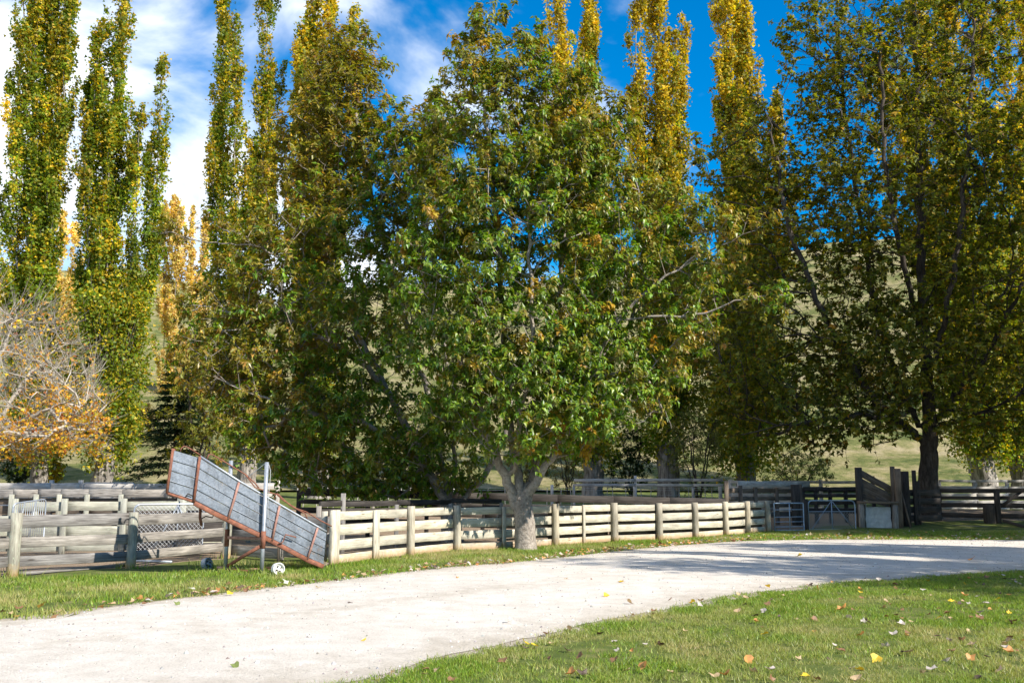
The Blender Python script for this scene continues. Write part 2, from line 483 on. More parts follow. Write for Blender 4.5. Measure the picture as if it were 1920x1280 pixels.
rw = ramp(N, [(.7, (.85, .83, .79)), (1.2, (1.0, 1.0, 1.0))]); rw.color_ramp.elements[1].position = 1.0
L.new(wa.outputs[0], rw.inputs[0]); c = mixc(N, L, 1.0, c, rw.outputs[0], 'MULTIPLY')
L.new(c, p.inputs['Base Color'])
bm = bump(N, L, n2.outputs['Fac'], .9, .03); L.new(bm.outputs[0], p.inputs['Normal'])
L.new(p.outputs[0], out.inputs[0]); M['gravel'] = m
wear = np.interp(rows, [0, .06, .14, .24, .32, .42, .5, .58, .68, .78, .88, .95, 1], [.35, .55, .75, .95, 1, .8, .62, .8, 1, .95, .75, .5, .35])
wear = np.repeat(wear, len(xs))
road = obj_np('road', V, Q, M['gravel'], colors=np.column_stack([wear] * 3), smooth_shade=True)
tag(road, 'pale limestone gravel road curving past the stockyards', 'road', kind='structure')

# ground sheet: fine near, coarse far
gx = np.r_[np.linspace(-900, -70, 12), np.linspace(-60, -15, 31), np.linspace(-14, 22, 121), np.linspace(23, 70, 33), np.linspace(80, 900, 12)]
gy = np.r_[np.linspace(-600, -20, 10), np.linspace(-15, 5, 15), np.linspace(5.5, 44, 129), np.linspace(45, 90, 46), np.linspace(100, 900, 12)]
X, Y = np.meshgrid(gx, gy)
Z = ground_z(X, Y)
de = np.minimum(np.abs(Y - edge_y(NEAR, X)), np.abs(Y - edge_y(FAR, X)))
lump = .025 * np.sin(X * 1.7 + Y * .6) * np.sin(Y * 1.3 - X * .4) * smooth(.3, 1.6, de)
on_road = (Y > edge_y(NEAR, X) + .45) & (Y < edge_y(FAR, X) - .45) & (np.abs(X) < 62)
Z = Z + np.where(on_road, -.03, lump * (np.abs(X) < 70) * (Y < 60))
V = np.column_stack([X.ravel(), Y.ravel(), Z.ravel()])
ny, nx = X.shape
i, k = np.meshgrid(np.arange(ny - 1), np.arange(nx - 1), indexing='ij')
a = i * nx + k
Q = np.stack([a, a + 1, a + 1 + nx, a + nx], -1).reshape(-1, 4)
# how bare the earth is: inside the yards and along the road's edges
yard = smooth(0, 1.5, Y - np.interp(X, [-14, -9.5, -8, -6.5, -3.6, 0, 5, 10, 13, 20], [17, 19.5, 21.3, 24.5, 23.5, 29, 33.5, 38.5, 41.5, 44])) * (1 - smooth(46, 52, Y))
dist_edge = np.minimum(np.abs(Y - edge_y(NEAR, X)), np.abs(Y - edge_y(FAR, X)))
edge_b = 1 - smooth(.05, .55, dist_edge)
col = np.column_stack([np.clip(yard, 0, 1).ravel(), edge_b.ravel(), np.zeros(V.shape[0])])
m, N, L, out = new_mat('turf_and_soil')
p = N.new('ShaderNodeBsdfPrincipled'); p.inputs['Roughness'].default_value = .95; p.inputs['Specular IOR Level'].default_value = .1
geo = N.new('ShaderNodeNewGeometry'); at_ = N.new('ShaderNodeAttribute'); at_.attribute_name = 'tint'
sx = N.new('ShaderNodeSeparateColor'); L.new(at_.outputs['Color'], sx.inputs[0])
n1 = noise(N, L, geo.outputs['Position'], .8, 5, .6); n2 = noise(N, L, geo.outputs['Position'], 22, 5, .7); n3 = noise(N, L, geo.outputs['Position'], 3.0, 4, .6)
rg = ramp(N, [(.25, (.05, .075, .018)), (.5, (.095, .12, .03)), (.75, (.19, .175, .07))]); L.new(n3.outputs['Fac'], rg.inputs[0])
rs = ramp(N, [(.3, (.12, .085, .055)), (.55, (.24, .18, .125)), (.8, (.38, .31, .23))]); L.new(n2.outputs['Fac'], rs.inputs[0])
ad = N.new('ShaderNodeMath'); ad.operation = 'MULTIPLY_ADD'; ad.inputs[1].default_value = .9; L.new(n1.outputs['Fac'], ad.inputs[0]); L.new(sx.outputs[0], ad.inputs[2])
ry = ramp(N, [(.85, (0, 0, 0)), (1.0, (1, 1, 1))]); L.new(ad.outputs[0], ry.inputs[0])
ad2 = N.new('ShaderNodeMath'); ad2.operation = 'MULTIPLY_ADD'; ad2.inputs[1].default_value = .8; L.new(n3.outputs['Fac'], ad2.inputs[0]); L.new(sx.outputs[1], ad2.inputs[2])
re = ramp(N, [(.6, (0, 0, 0)), (1.0, (1, 1, 1))]); L.new(ad2.outputs[0], re.inputs[0])
c = mixc(N, L, ry.outputs[0], rg.outputs[0], rs.outputs[0]); 
rs2 = ramp(N, [(.3, (.2, .16, .11)), (.6, (.42, .37, .3)), (.8, (.58, .54, .47))]); L.new(n2.outputs['Fac'], rs2.inputs[0])
c = mixc(N, L, re.outputs[0], c, rs2.outputs[0])
L.new(c, p.inputs['Base Color'])
bm = bump(N, L, n2.outputs['Fac'], .7, .03); L.new(bm.outputs[0], p.inputs['Normal'])
L.new(p.outputs[0], out.inputs[0]); M['turf'] = m
g = obj_np('ground', V, Q, M['turf'], colors=col, smooth_shade=True)
tag(g, 'grassy and bare earth ground of the yards and verges', 'ground', kind='structure')

# hillside behind the poplars
hx = np.linspace(-330, 380, 150); hy = np.r_[np.linspace(64, 200, 75), np.linspace(206, 420, 20)]
X, Y = np.meshgrid(hx, hy)
def vnoise(x, y, s, seed):
    r = np.random.default_rng(seed); G = r.normal(0, 1, (80, 80))
    u, v = x / s + 40, y / s + 40
    i, j = np.floor(u).astype(int) % 79, np.floor(v).astype(int) % 79
    fu, fv = u - np.floor(u), v - np.floor(v)
    fu, fv = fu * fu * (3 - 2 * fu), fv * fv * (3 - 2 * fv)
    return (G[i, j] * (1 - fu) + G[i + 1, j] * fu) * (1 - fv) + (G[i, j + 1] * (1 - fu) + G[i + 1, j + 1] * fu) * fv
crest = np.interp(X, [-330, -120, -70, -45, -20, 20, 60, 110, 380], [52, 43, 40, 36, 36, 42, 48, 50, 66])
t = np.clip((Y - 66) / 116, 0, 1)
H = 1.6 + crest * (0.18 * t + .82 * t ** 1.25) - .35 * crest * smooth(200, 420, Y)
H += (vnoise(X, Y, 22, 1) * 1.6 + vnoise(X, Y, 9, 2) * .5) * smooth(70, 100, Y) + .28 * np.sin(H * 2.6 + vnoise(X, Y, 14, 3) * 2) * smooth(68, 90, Y)
V = np.column_stack([X.ravel(), Y.ravel(), H.ravel()])
ny, nx = X.shape
i, k = np.meshgrid(np.arange(ny - 1), np.arange(nx - 1), indexing='ij'); a = i * nx + k
Q = np.stack([a, a + 1, a + 1 + nx, a + nx], -1).reshape(-1, 4)
m, N, L, out = new_mat('dry_hill_pasture')
p = N.new('ShaderNodeBsdfPrincipled'); p.inputs['Roughness'].default_value = .95; p.inputs['Specular IOR Level'].default_value = .1
geo = N.new('ShaderNodeNewGeometry')
n1 = noise(N, L, geo.outputs['Position'], .3, 10, .74); n2 = noise(N, L, mapping(N, L, geo.outputs['Position'], (.6, 1, 2.2)).outputs[0], 1.6, 8, .75)
r1 = ramp(N, [(.36, (.06, .085, .025)), (.45, (.14, .15, .05)), (.54, (.25, .22, .105)), (.68, (.36, .3, .19))]); L.new(n1.outputs['Fac'], r1.inputs[0])
r2 = ramp(N, [(.3, (.55, .58, .5)), (.5, (.95, .95, .95)), (.75, (1.2, 1.15, 1.1))]); L.new(n2.outputs['Fac'], r2.inputs[0])
L.new(mixc(N, L, 1.0, r1.outputs[0], r2.outputs[0], 'MULTIPLY'), p.inputs['Base Color'])
bm = bump(N, L, n2.outputs['Fac'], .8, .35); L.new(bm.outputs[0], p.inputs['Normal'])
L.new(p.outputs[0], out.inputs[0])
h = obj_np('hillside', V, Q, m, smooth_shade=True)
tag(h, 'dry tan hillside rising behind the poplars', 'hillside', kind='structure')
# ------------------------------------------------------------------ trees: skeleton that is grown towards clump points
class Skeleton:
    def __init__(self):
        self.P, self.par, self.D, self.tip = [], [], [], []
    def add(self, p, parent, tip=0.0):
        p = np.asarray(p, float)
        self.P.append(p); self.par.append(parent); self.tip.append(tip)
        if parent >= 0:
            d = p - self.P[parent]; d = d / (np.linalg.norm(d) + 1e-9)
        else:
            d = np.array([0, 0, 1.0])
        self.D.append(d)
        return len(self.P) - 1
    def limb(self, pts, step=.4, wob=.04, r_min=0.0, from_node=None):
        pts = np.array([list(p) for p in pts], float)
        L_ = np.linalg.norm(np.diff(pts, axis=0), axis=1).sum()
        S = catmull(pts, max(2, int(L_ / step / max(1, len(pts) - 1)) + 1))
        if from_node is None:
            par = -1 if not self.P else int(np.argmin(np.linalg.norm(np.array(self.P) - S[0], axis=1)))
        else: par = from_node
        ids = []
        for q, s in enumerate(S):
            if q == 0 and par >= 0 and np.linalg.norm(self.P[par] - s) < .08:
                ids.append(par); continue
            rm = r_min if not isinstance(r_min, tuple) else r_min[0] + (r_min[1] - r_min[0]) * (q / (len(S) - 1)) ** .6
            par = self.add(s + (rng.normal(0, wob, 3) if q not in (0,) else 0), par, rm)
            ids.append(par)
        return ids
    def grow(self, T, up=.5, ang=.35, step=.45, arch=.12, wob=.03):
        T = np.asarray(T, float)
        A = np.array(self.P)
        order = np.argsort([np.min(np.linalg.norm(A - t, axis=1)) for t in T])
        cap = len(self.P) + len(T) * 30
        PP = np.zeros((cap, 3)); DD = np.zeros((cap, 3)); n = len(self.P)
        PP[:n] = self.P; DD[:n] = self.D
        ends = np.zeros(len(T), int)
        for ti in order:
            t = T[ti]
            v = t - PP[:n]; d = np.linalg.norm(v, axis=1) + 1e-6
            u = v / d[:, None]
            cost = d * (1 + ang * (1 - (u * DD[:n]).sum(1)) + up * np.clip(-u[:, 2] + .15, 0, 2))
            j = int(np.argmin(cost)); dj = d[j]
            c = PP[j] + DD[j] * dj * .33 + np.array([0, 0, arch * dj])
            k = max(1, int(dj / step))
            par = j
            for q in range(1, k + 1):
                s = q / k
                pt = (1 - s) ** 2 * PP[j] + 2 * s * (1 - s) * c + s * s * t
                if q < k: pt = pt + rng.normal(0, wob, 3)
                par = self.add(pt, par)
                PP[n] = self.P[-1]; DD[n] = self.D[-1]; n += 1
                if n >= cap - 2: break
            ends[ti] = par
        return ends
    def radii(self, r0=.008, e=2.3, rmax=None):
        n = len(self.P); acc = np.zeros(n)
        kids = np.zeros(n, int)
        for i in range(n):
            if self.par[i] >= 0: kids[self.par[i]] += 1
        r = np.zeros(n)
        for i in range(n - 1, -1, -1):
            r[i] = max(r0 if kids[i] == 0 else acc[i] ** (1 / e), self.tip[i])
            if self.par[i] >= 0: acc[self.par[i]] += r[i] ** e
        if rmax: r = np.minimum(r, rmax)
        return r
    def tubes(self, r, rmin_draw=0.0, flare=None, knob=0.0):
        n = len(self.P); P = np.array(self.P)
        best = np.full(n, -1)
        for i in range(n):
            p = self.par[i]
            if p >= 0 and (best[p] < 0 or r[i] > r[best[p]]): best[p] = i
        parts = []
        for i in range(n):
            p = self.par[i]
            if p >= 0 and best[p] == i: continue      # runs on in its parent's chain
            ch = [p] if p >= 0 else []
            k = i
            while k >= 0:
                ch.append(k); k = best[k]
            if len(ch) < 2: continue
            rr = r[ch].copy()
            if p >= 0: rr[0] = rr[1]
            if rr.max() < rmin_draw: continue
            sides = 3 if rr.max() < .02 else 5 if rr.max() < .06 else 8 if rr.max() < .16 else 16
            rr[-1] *= .6
            V, Q_ = pipe_path(P[ch], rr, sides)
            if flare is not None and p < 0:
                zb = P[ch[0]][2]
                hh = V[:, 2] - zb
                ctr = np.repeat(P[ch], sides, axis=0)
                a_ = np.arctan2(V[:, 1] - ctr[:, 1], V[:, 0] - ctr[:, 0])
                f = 1 + flare * np.exp(-np.clip(hh, 0, 9) / .45) * (1 + .35 * np.sin(a_ * 5 + 1.3)) + knob * np.sin(a_ * 4 + hh * 1.3) * .5 + knob * np.sin(a_ * 7 - hh * 2.1) * .35
                V = ctr + (V - ctr) * f[:, None]
            parts.append((V, [Q_]))
        return join(parts)

LEAF_T = {   # u along, v across, w up; faces
    'cherry': (np.array([(0, 0, 0), (.42, -.5, .10), (.45, 0, .03), (.42, .5, .10), (1, 0, -.20)]), [np.array([(0, 1, 2), (0, 2, 3), (2, 1, 4), (3, 2, 4)])]),
    'kite': (np.array([(0, 0, 0), (.4, -.5, .07), (1, 0, -.05), (.4, .5, .07)]), [np.array([(0, 1, 2), (0, 2, 3)])]),
    'delta': (np.array([(0, -.5, .04), (1, 0, -.05), (.05, .5, .04)]), [np.array([(0, 1, 2)])]),
    'maple': (np.array([(0, 0, 0), (.3, -.56, .05), (.45, -.2, .03), (1, 0, -.12), (.45, .2, .03), (.3, .56, .05)]),
              [np.array([(0, 1, 2), (0, 2, 4), (2, 3, 4), (0, 4, 5)])]),
}
def unit(a):
    return a / (np.linalg.norm(a, axis=-1, keepdims=True) + 1e-9)
def leaf_mesh(kind, B, D, Nn, Ln, Wd):
    T, Fs = LEAF_T[kind]
    D = unit(D); S = unit(np.cross(D, Nn)); Nn = np.cross(S, D)
    V = (B[:, None, :] + T[None, :, 0:1] * Ln[:, None, None] * D[:, None, :]
         + T[None, :, 1:2] * Wd[:, None, None] * S[:, None, :] + T[None, :, 2:3] * Ln[:, None, None] * Nn[:, None, :])
    n, k = len(B), len(T)
    F = [(f[None] + (np.arange(n) * k)[:, None, None]).reshape(-1, f.shape[1]) for f in Fs]
    return V.reshape(-1, 3), F
def in_ellipsoids(Es, n, shell=.5, gap=.3, flat=1.0):
    """Es: (centre, (rx, ry, rz), weight). Points near the outside of the union, kept GAP apart."""
    w = np.array([e[2] * e[1][0] * e[1][2] for e in Es]); w = w / w.sum()
    cs = np.array([list(e[0]) for e in Es]); rs = np.array([e[1] for e in Es])
    ks = rng.choice(len(Es), size=n * 6, p=w)
    u = unit(rng.normal(0, 1, (n * 6, 3))); rad = (shell ** 3 + (1 - shell ** 3) * rng.random(n * 6)) ** (1 / 3)
    pts = cs[ks] + u * rs[ks] * rad[:, None] * rng.uniform(.88, 1.07, (n * 6, 1))
    out, cell = [], {}
    for q in pts:
        key = tuple(np.floor(q / gap).astype(int)); bad = False
        for dx in (-1, 0, 1):
            for dy in (-1, 0, 1):
                for dz in (-1, 0, 1):
                    for o_ in cell.get((key[0] + dx, key[1] + dy, key[2] + dz), ()):
                        if np.sum((o_ - q) ** 2) < gap * gap: bad = True
        if bad: continue
        cell.setdefault(key, []).append(q); out.append(q)
        if len(out) >= n: break
    return np.array(out)
def pick(pal, n, jit=.14):
    cols = np.array([c for c, _ in pal], float); w = np.array([w for _, w in pal], float)
    c = cols[rng.choice(len(cols), size=n, p=w / w.sum())]
    return np.clip(c * rng.lognormal(0, jit, (n, 1)) * rng.lognormal(0, jit * .4, (n, 3)), .004, .9)

GREEN = [((.11, .21, .016), 3), ((.16, .26, .02), 3), ((.23, .295, .025), 2.6), ((.065, .135, .016), 1.2)]
OLIVE = [((.20, .20, .024), 3), ((.26, .22, .03), 2), ((.15, .18, .02), 2)]
BRONZE = [((.31, .225, .045), 3), ((.26, .22, .035), 3), ((.38, .21, .05), 1.0), ((.22, .215, .03), 3)]
YELLOW = [((.42, .30, .03), 2), ((.36, .20, .03), 1)]

def leafy_twigs(S, ends, ctr, n_tw, tl, per, ll, lw, colour_fn, droop=.55, out_w=.7, upw=.55):
    """short shoots at the ends of the branches, each carrying a loose whorl of drooping leaves"""
    P = np.array(S.P)
    B, D, Nn, Ln, Wd, Cc = [], [], [], [], [], []
    for e in ends:
        base = P[e]; dirn = np.array(S.D[e])
        outw = base - ctr; outw[2] *= .5; outw = outw / (np.linalg.norm(outw) + 1e-6)
        tone = rng.random(); k_t = max(1, rng.poisson(n_tw))
        for _ in range(k_t):
            d = unit(dirn * .45 + outw * out_w * rng.uniform(.3, 1.2) + np.array([0, 0, upw]) * rng.uniform(.2, 1.3) + rng.normal(0, .48, 3))
            l = tl * rng.uniform(.55, 1.35)
            S.add(base + d * l + np.array([0, 0, -.06 * l]), int(e))
            m_ = max(2, rng.poisson(per))
            s = 1 - .75 * rng.random(m_) ** 1.6
            pos = base + d[None] * (s * l)[:, None] + rng.normal(0, .012, (m_, 3))
            rad = rng.normal(0, 1, (m_, 3)); rad -= (rad @ d)[:, None] * d[None]; rad = unit(rad)
            dr = unit(rad * .85 + d[None] * .35 + np.array([0, 0, -droop]) * rng.uniform(.4, 1.5, (m_, 1)))
            nn = unit(np.array([0, 0, 1.0]) + d[None] * .4 + rng.normal(0, .35, (m_, 3)))
            ln = ll * rng.uniform(.6, 1.2, m_)
            B.append(pos); D.append(dr); Nn.append(nn); Ln.append(ln); Wd.append(lw * ln / ll * rng.uniform(.85, 1.2, m_))
            Cc.append(colour_fn(pos, tone, m_))
    return [np.concatenate(x) for x in (B, D, Nn, Ln, Wd, Cc)]
def finish_tree(root, S, r, leaves, kind, bark, leafm, base, flare=None, knob=0.0, n_single=0):
    V, F = S.tubes(r, flare=flare, knob=knob)
    obj_np('trunk', V, F, bark, root, None, True, origin=base)
    B, D, Nn, Ln, Wd, Cc = leaves
    keep = np.ones(len(B), bool)
    single = []
    if n_single:
        dd = np.linalg.norm(B - np.array([0, 0, EYE]), axis=1)
        single = np.argsort(dd / Ln)[:n_single]
        keep[single] = False
    V, F = leaf_mesh(kind, B[keep], D[keep], Nn[keep], Ln[keep], Wd[keep])
    cr = obj_np('crown', V, F, leafm, root, np.repeat(Cc[keep], len(LEAF_T[kind][0]), axis=0), False, origin=base)
    cr['kind'] = 'stuff'
    if n_single:     # the nearest leaves are objects of their own
        T, Fs = LEAF_T[kind]
        tv = np.array(T); tv[:, 1] *= .42
        pal = [np.percentile(Cc[single], q, axis=0) for q in (15, 35, 50, 65, 85)]
        mes = [mesh_np('leaf', tv, Fs, leafm, np.tile(c_, (len(T), 1))) for c_ in pal]
        for q in single:
            o = bpy.data.objects.new('leaf', mes[int(np.argmin([np.abs(Cc[q] - c_).sum() for c_ in pal]))])
            link(o, cr)
            d = Vector(D[q]).normalized(); s_ = d.cross(Vector(Nn[q])).normalized(); n_ = s_.cross(d)
            o.rotation_mode = 'QUATERNION'; o.rotation_quaternion = Matrix((d, s_, n_)).transposed().to_quaternion()
            o.scale = (Ln[q],) * 3
            o.location = Vector(B[q]) - Vector(base)
    return cr

# ---- the broad cherry standing by the road
def E(px, py, Y, rx, rz, ry=None, w=1.0):
    return (at(px, py, Y), (rx, ry if ry else rx, rz), w)
def cherry_main():
    b = ground(986, 1031); Yd = b.y
    root = empty('cherry_tree', b, 'broad green cherry tree with pale forked trunk standing before the pale board fence', 'tree')
    S = Skeleton()
    A = lambda px, py, dy=0.0: at(px, py, Yd + dy)
    S.limb([b + Vector((0, 0, -.25)), A(985, 1000), A(983, 965), A(981, 945)], .25, .01, (.27, .25))
    S.limb([A(979, 975), A(957, 915), A(938, 870), A(922, 830), A(890, 745), A(866, 690), A(805, 560), A(785, 430)], .35, .03, (.2, .015))
    S.limb([A(982, 940), A(1003, 905, -.1), A(1030, 862, -.2), A(1062, 800, -.5), A(1110, 705, -.9), A(1160, 600, -1.2), A(1250, 520, -1.4), A(1330, 455, -1.6)], .35, .03, (.17, .01))
    S.limb([A(976, 935), A(965, 860, .4), A(950, 700, .6), A(938, 480, .5), A(915, 260, .3), A(880, 60, .2)], .4, .04, (.16, .01))
    S.limb([A(985, 930), A(1010, 850, .8), A(1040, 640, 1.1), A(1060, 420, 1.0), A(1075, 210, .8)], .4, .04, (.14, .01))
    S.limb([A(965, 880), A(975, 780, -.8), A(1000, 620, -1.4), A(990, 420, -1.5)], .4, .04, .03)
    S.limb([A(1062, 800, -.5), A(1130, 700, .4), A(1210, 520, .8), A(1190, 330, .6)], .4, .04, .02)
    S.limb([A(925, 838), A(880, 780, .5), A(830, 680, .8), A(770, 590, .9)], .4, .04, .02)
    S.limb([A(1160, 600, -1.2), A(1300, 590, -1.6), A(1400, 560, -1.8), A(1490, 552, -1.9)], .35, .03, .012)
    S.limb([A(1250, 520, -1.4), A(1330, 470, -1.5), A(1410, 432, -1.6)], .35, .03, .012)
    S.limb([A(1110, 705, -.9), A(1200, 700, -1.3), A(1240, 760, -1.5), A(1262, 805, -1.6)], .3, .03, .01)
    Es = [E(990, 520, Yd, 3.7, 3.5, 3.2, 1.1), E(1180, 470, Yd, 2.0, 2.7, 2.2), E(930, 240, Yd, 2.0, 2.7, 1.8, 1.7), E(1070, 250, Yd, 1.7, 2.2, 1.6, 1.6),
          E(990, 760, Yd - .7, 2.2, 1.6, 2.2, 1.9), E(1120, 735, Yd - .9, 1.7, 1.5, 1.6, 1.7), E(870, 690, Yd - .6, 1.5, 1.6, 1.6, 1.6), E(990, 640, Yd - 1.2, 2.6, 1.6, 1.8, 1.5), E(1265, 540, Yd - .6, 1.35, 2.3, 1.5, 1.2), E(880, 85, Yd, .62, 1.15, .7, 1.6), E(1005, 95, Yd, .42, .9, .5, 1.5),
          E(940, 60, Yd, .5, .95, .6, 1.5), E(1090, 150, Yd, .5, .9, .6, 1.3), E(1150, 245, Yd, .6, .9, .7, 1.2), E(805, 560, Yd - .4, 1.4, 2.4, 1.6), E(820, 330, Yd, .9, 1.7, 1.0),
          E(960, 400, Yd - .6, 2.3, 2.6, 2.2, 1.5), E(1080, 330, Yd - .5, 1.6, 1.8, 1.6, 1.3), E(850, 430, Yd - .3, 1.2, 1.8, 1.3, 1.2), E(1330, 440, Yd - 1.4, .8, 1.0, .8, .9), E(1215, 690, Yd - .8, 1.1, 1.2, 1.1), E(985, 838, Yd - .2, .55, .5, .6, 2.0), E(1070, 815, Yd - .6, .8, .6, .8, 1.6), E(1150, 690, Yd - .8, 1.3, 1.1, 1.3)]
    T = in_ellipsoids(Es, 1900, .3, .25)
    extra = [A(1400 + q * 18, 560 + rng.normal(0, 10), -1.85) for q in range(5)] + [A(1350 + q * 16, 440 + rng.normal(0, 18), -1.6) for q in range(6)] + [A(1215 + rng.normal(0, 16), 700 + q * 18, -1.4) for q in range(6)]
    T = np.vstack([T, np.array([list(x) for x in extra])])
    ends = S.grow(T, up=.9, ang=.45, step=.4, arch=.08)
    zc = A(985, 560).z
    ctr = np.array(list(A(985, 700)))
    def colour(pos, tone, n):
        z = pos[:, 2].mean(); x = pos[:, 0].mean()
        hi = float(smooth(6.5, 13, z)); rt = float(smooth(2.6, 5.2, x))
        pb = .02 + .22 * hi * (tone > .5) + .5 * rt * (tone > .35)
        q = rng.random()
        if q < pb: return pick(BRONZE, n)
        if tone > .955: return pick(YELLOW, n)
        if q < pb + .22 + .45 * hi: return pick(OLIVE, n)
        return pick(GREEN, n)
    lv = leafy_twigs(S, ends, ctr, 4.6, .42, 11.5, .185, .086, colour)
    r = S.radii(.004, 2.5, .27)
    finish_tree(root, S, r, lv, 'cherry', M['bark_prunus'], M['leaf_glossy'], b, .28, .03, 300)
cherry_main()

def cherry_back():
    b = Vector((at(848, 1000, 32.5).x, 32.5, 0.0)); Yd = b.y
    root = empty('cherry_tree', b, 'wide dark cherry tree with low bronze-tipped branches standing inside the yards behind the ramp', 'tree')
    S = Skeleton()
    A = lambda px, py, dy=0.0: at(px, py, Yd + dy)
    S.limb([b + Vector((0, 0, -.2)), A(846, 975), A(842, 955)], .3, .01, .3)
    S.limb([A(846, 965), A(885, 918), A(925, 862), A(950, 800, .4), A(960, 700, .8)], .35, .03, .10)
    S.limb([A(842, 955), A(800, 880), A(742, 760), A(690, 690), A(620, 645, -.6), A(560, 610, -1.0), A(500, 560, -1.3)], .4, .04, .06)
    S.limb([A(842, 955), A(820, 820, .3), A(760, 600, .6), A(700, 380, .6), A(650, 120, .5)], .4, .04, .04)
    S.limb([A(846, 955), A(850, 800, .6), A(830, 600, 1.0), A(800, 420, 1.0)], .4, .04, .04)
    S.limb([A(800, 880), A(700, 800, -1.2), A(600, 780, -1.9), A(500, 750, -2.2), A(430, 720, -2.4)], .4, .04, (.05, .01))
    S.limb([A(742, 760), A(640, 560, .4), A(590, 400, .5), A(575, 260, .4)], .4, .04, .03)
    S.limb([A(560, 610, -1.0), A(470, 590, -1.3), A(395, 575, -1.5), A(350, 572, -1.5)], .35, .03, .014)
    S.limb([A(620, 645, -.6), A(540, 500, -.8), A(470, 460, -1.0), A(390, 455, -1.1), A(310, 432, -1.2)], .35, .03, .016)
    S.limb([A(590, 400, .5), A(540, 330, 0), A(480, 312, -.3)], .35, .03, .012)
    Es = [E(625, 560, Yd, 3.5, 4.0, 3.2, 1.1), E(650, 230, Yd, 1.5, 3.2, 1.5, 1.5), E(585, 310, Yd, 1.3, 2.7, 1.4, 1.4), E(730, 320, Yd, 1.4, 2.2, 1.6),
          E(690, 830, Yd - .3, 2.9, 1.75, 2.6, 1.3), E(480, 690, Yd - 1.2, 1.9, 2.0, 1.8), E(390, 660, Yd - 1.0, 1.0, 1.9, 1.1, .7), E(520, 480, Yd - .4, 1.2, 1.6, 1.2, .8), E(842, 830, Yd, 1.25, 1.9, 1.7, 1.3), E(790, 450, Yd, 1.6, 2.8, 2.0), E(795, 290, Yd, 1.2, 2.0, 1.4, 1.3),
          E(560, 860, Yd - .8, 1.3, 1.0, 1.5, 1.2), E(640, 90, Yd, .6, .9, .6, 1.3), E(450, 560, Yd - 1.0, 1.3, 1.3, 1.2, .6), E(570, 770, Yd - 1.9, 1.9, 1.0, 1.0, 1.4), E(460, 800, Yd - 1.6, 1.2, .9, 1.0, 1.0), E(830, 905, Yd, 1.15, .55, 1.2, 1.3), E(730, 900, Yd - .4, 1.7, .65, 1.5, 1.2)]
    T = in_ellipsoids(Es, 1600, .3, .26)
    ex = [A(310 + q * 22, 430 + abs(q - 3) * 4 + rng.normal(0, 8), -1.15) for q in range(10)] + [A(345 + q * 24, 575 + rng.normal(0, 12), -1.5) for q in range(7)] + [A(475 + q * 18, 318 + rng.normal(0, 10), -.2) for q in range(5)]
    T = np.vstack([T, np.array([list(x) for x in ex])])
    ends = S.grow(T, up=.7, ang=.4, step=.45, arch=.06)
    ctr = np.array(list(A(720, 720)))
    def colour(pos, tone, n):
        z = pos[:, 2].mean(); x = pos[:, 0].mean()
        hi = float(smooth(8, 15, z)); lf = float(smooth(-4.5, -8.5, x)) if x < -4.5 else 0.0
        lf = float(np.clip((-4.2 - x) / 4, 0, 1)); low = float(1 - smooth(2.5, 5.0, z))
        pb = .04 + .25 * hi + .5 * lf * (1 - .6 * low)
        q = rng.random()
        if q < pb: return pick(BRONZE, n)
        if tone > .975 and low < .5: return pick(YELLOW, n)
        if q < pb + .25 + .3 * hi: return pick(OLIVE, n)
        return pick(GREEN, n)
    lv = leafy_twigs(S, ends, ctr, 4.8, .5, 11.5, .205, .095, colour)
    finish_tree(root, S, S.radii(.0045, 2.5, .34), lv, 'kite', M['bark_prunus'], M['leaf_glossy'], b, .3, .03, 0)
cherry_back()

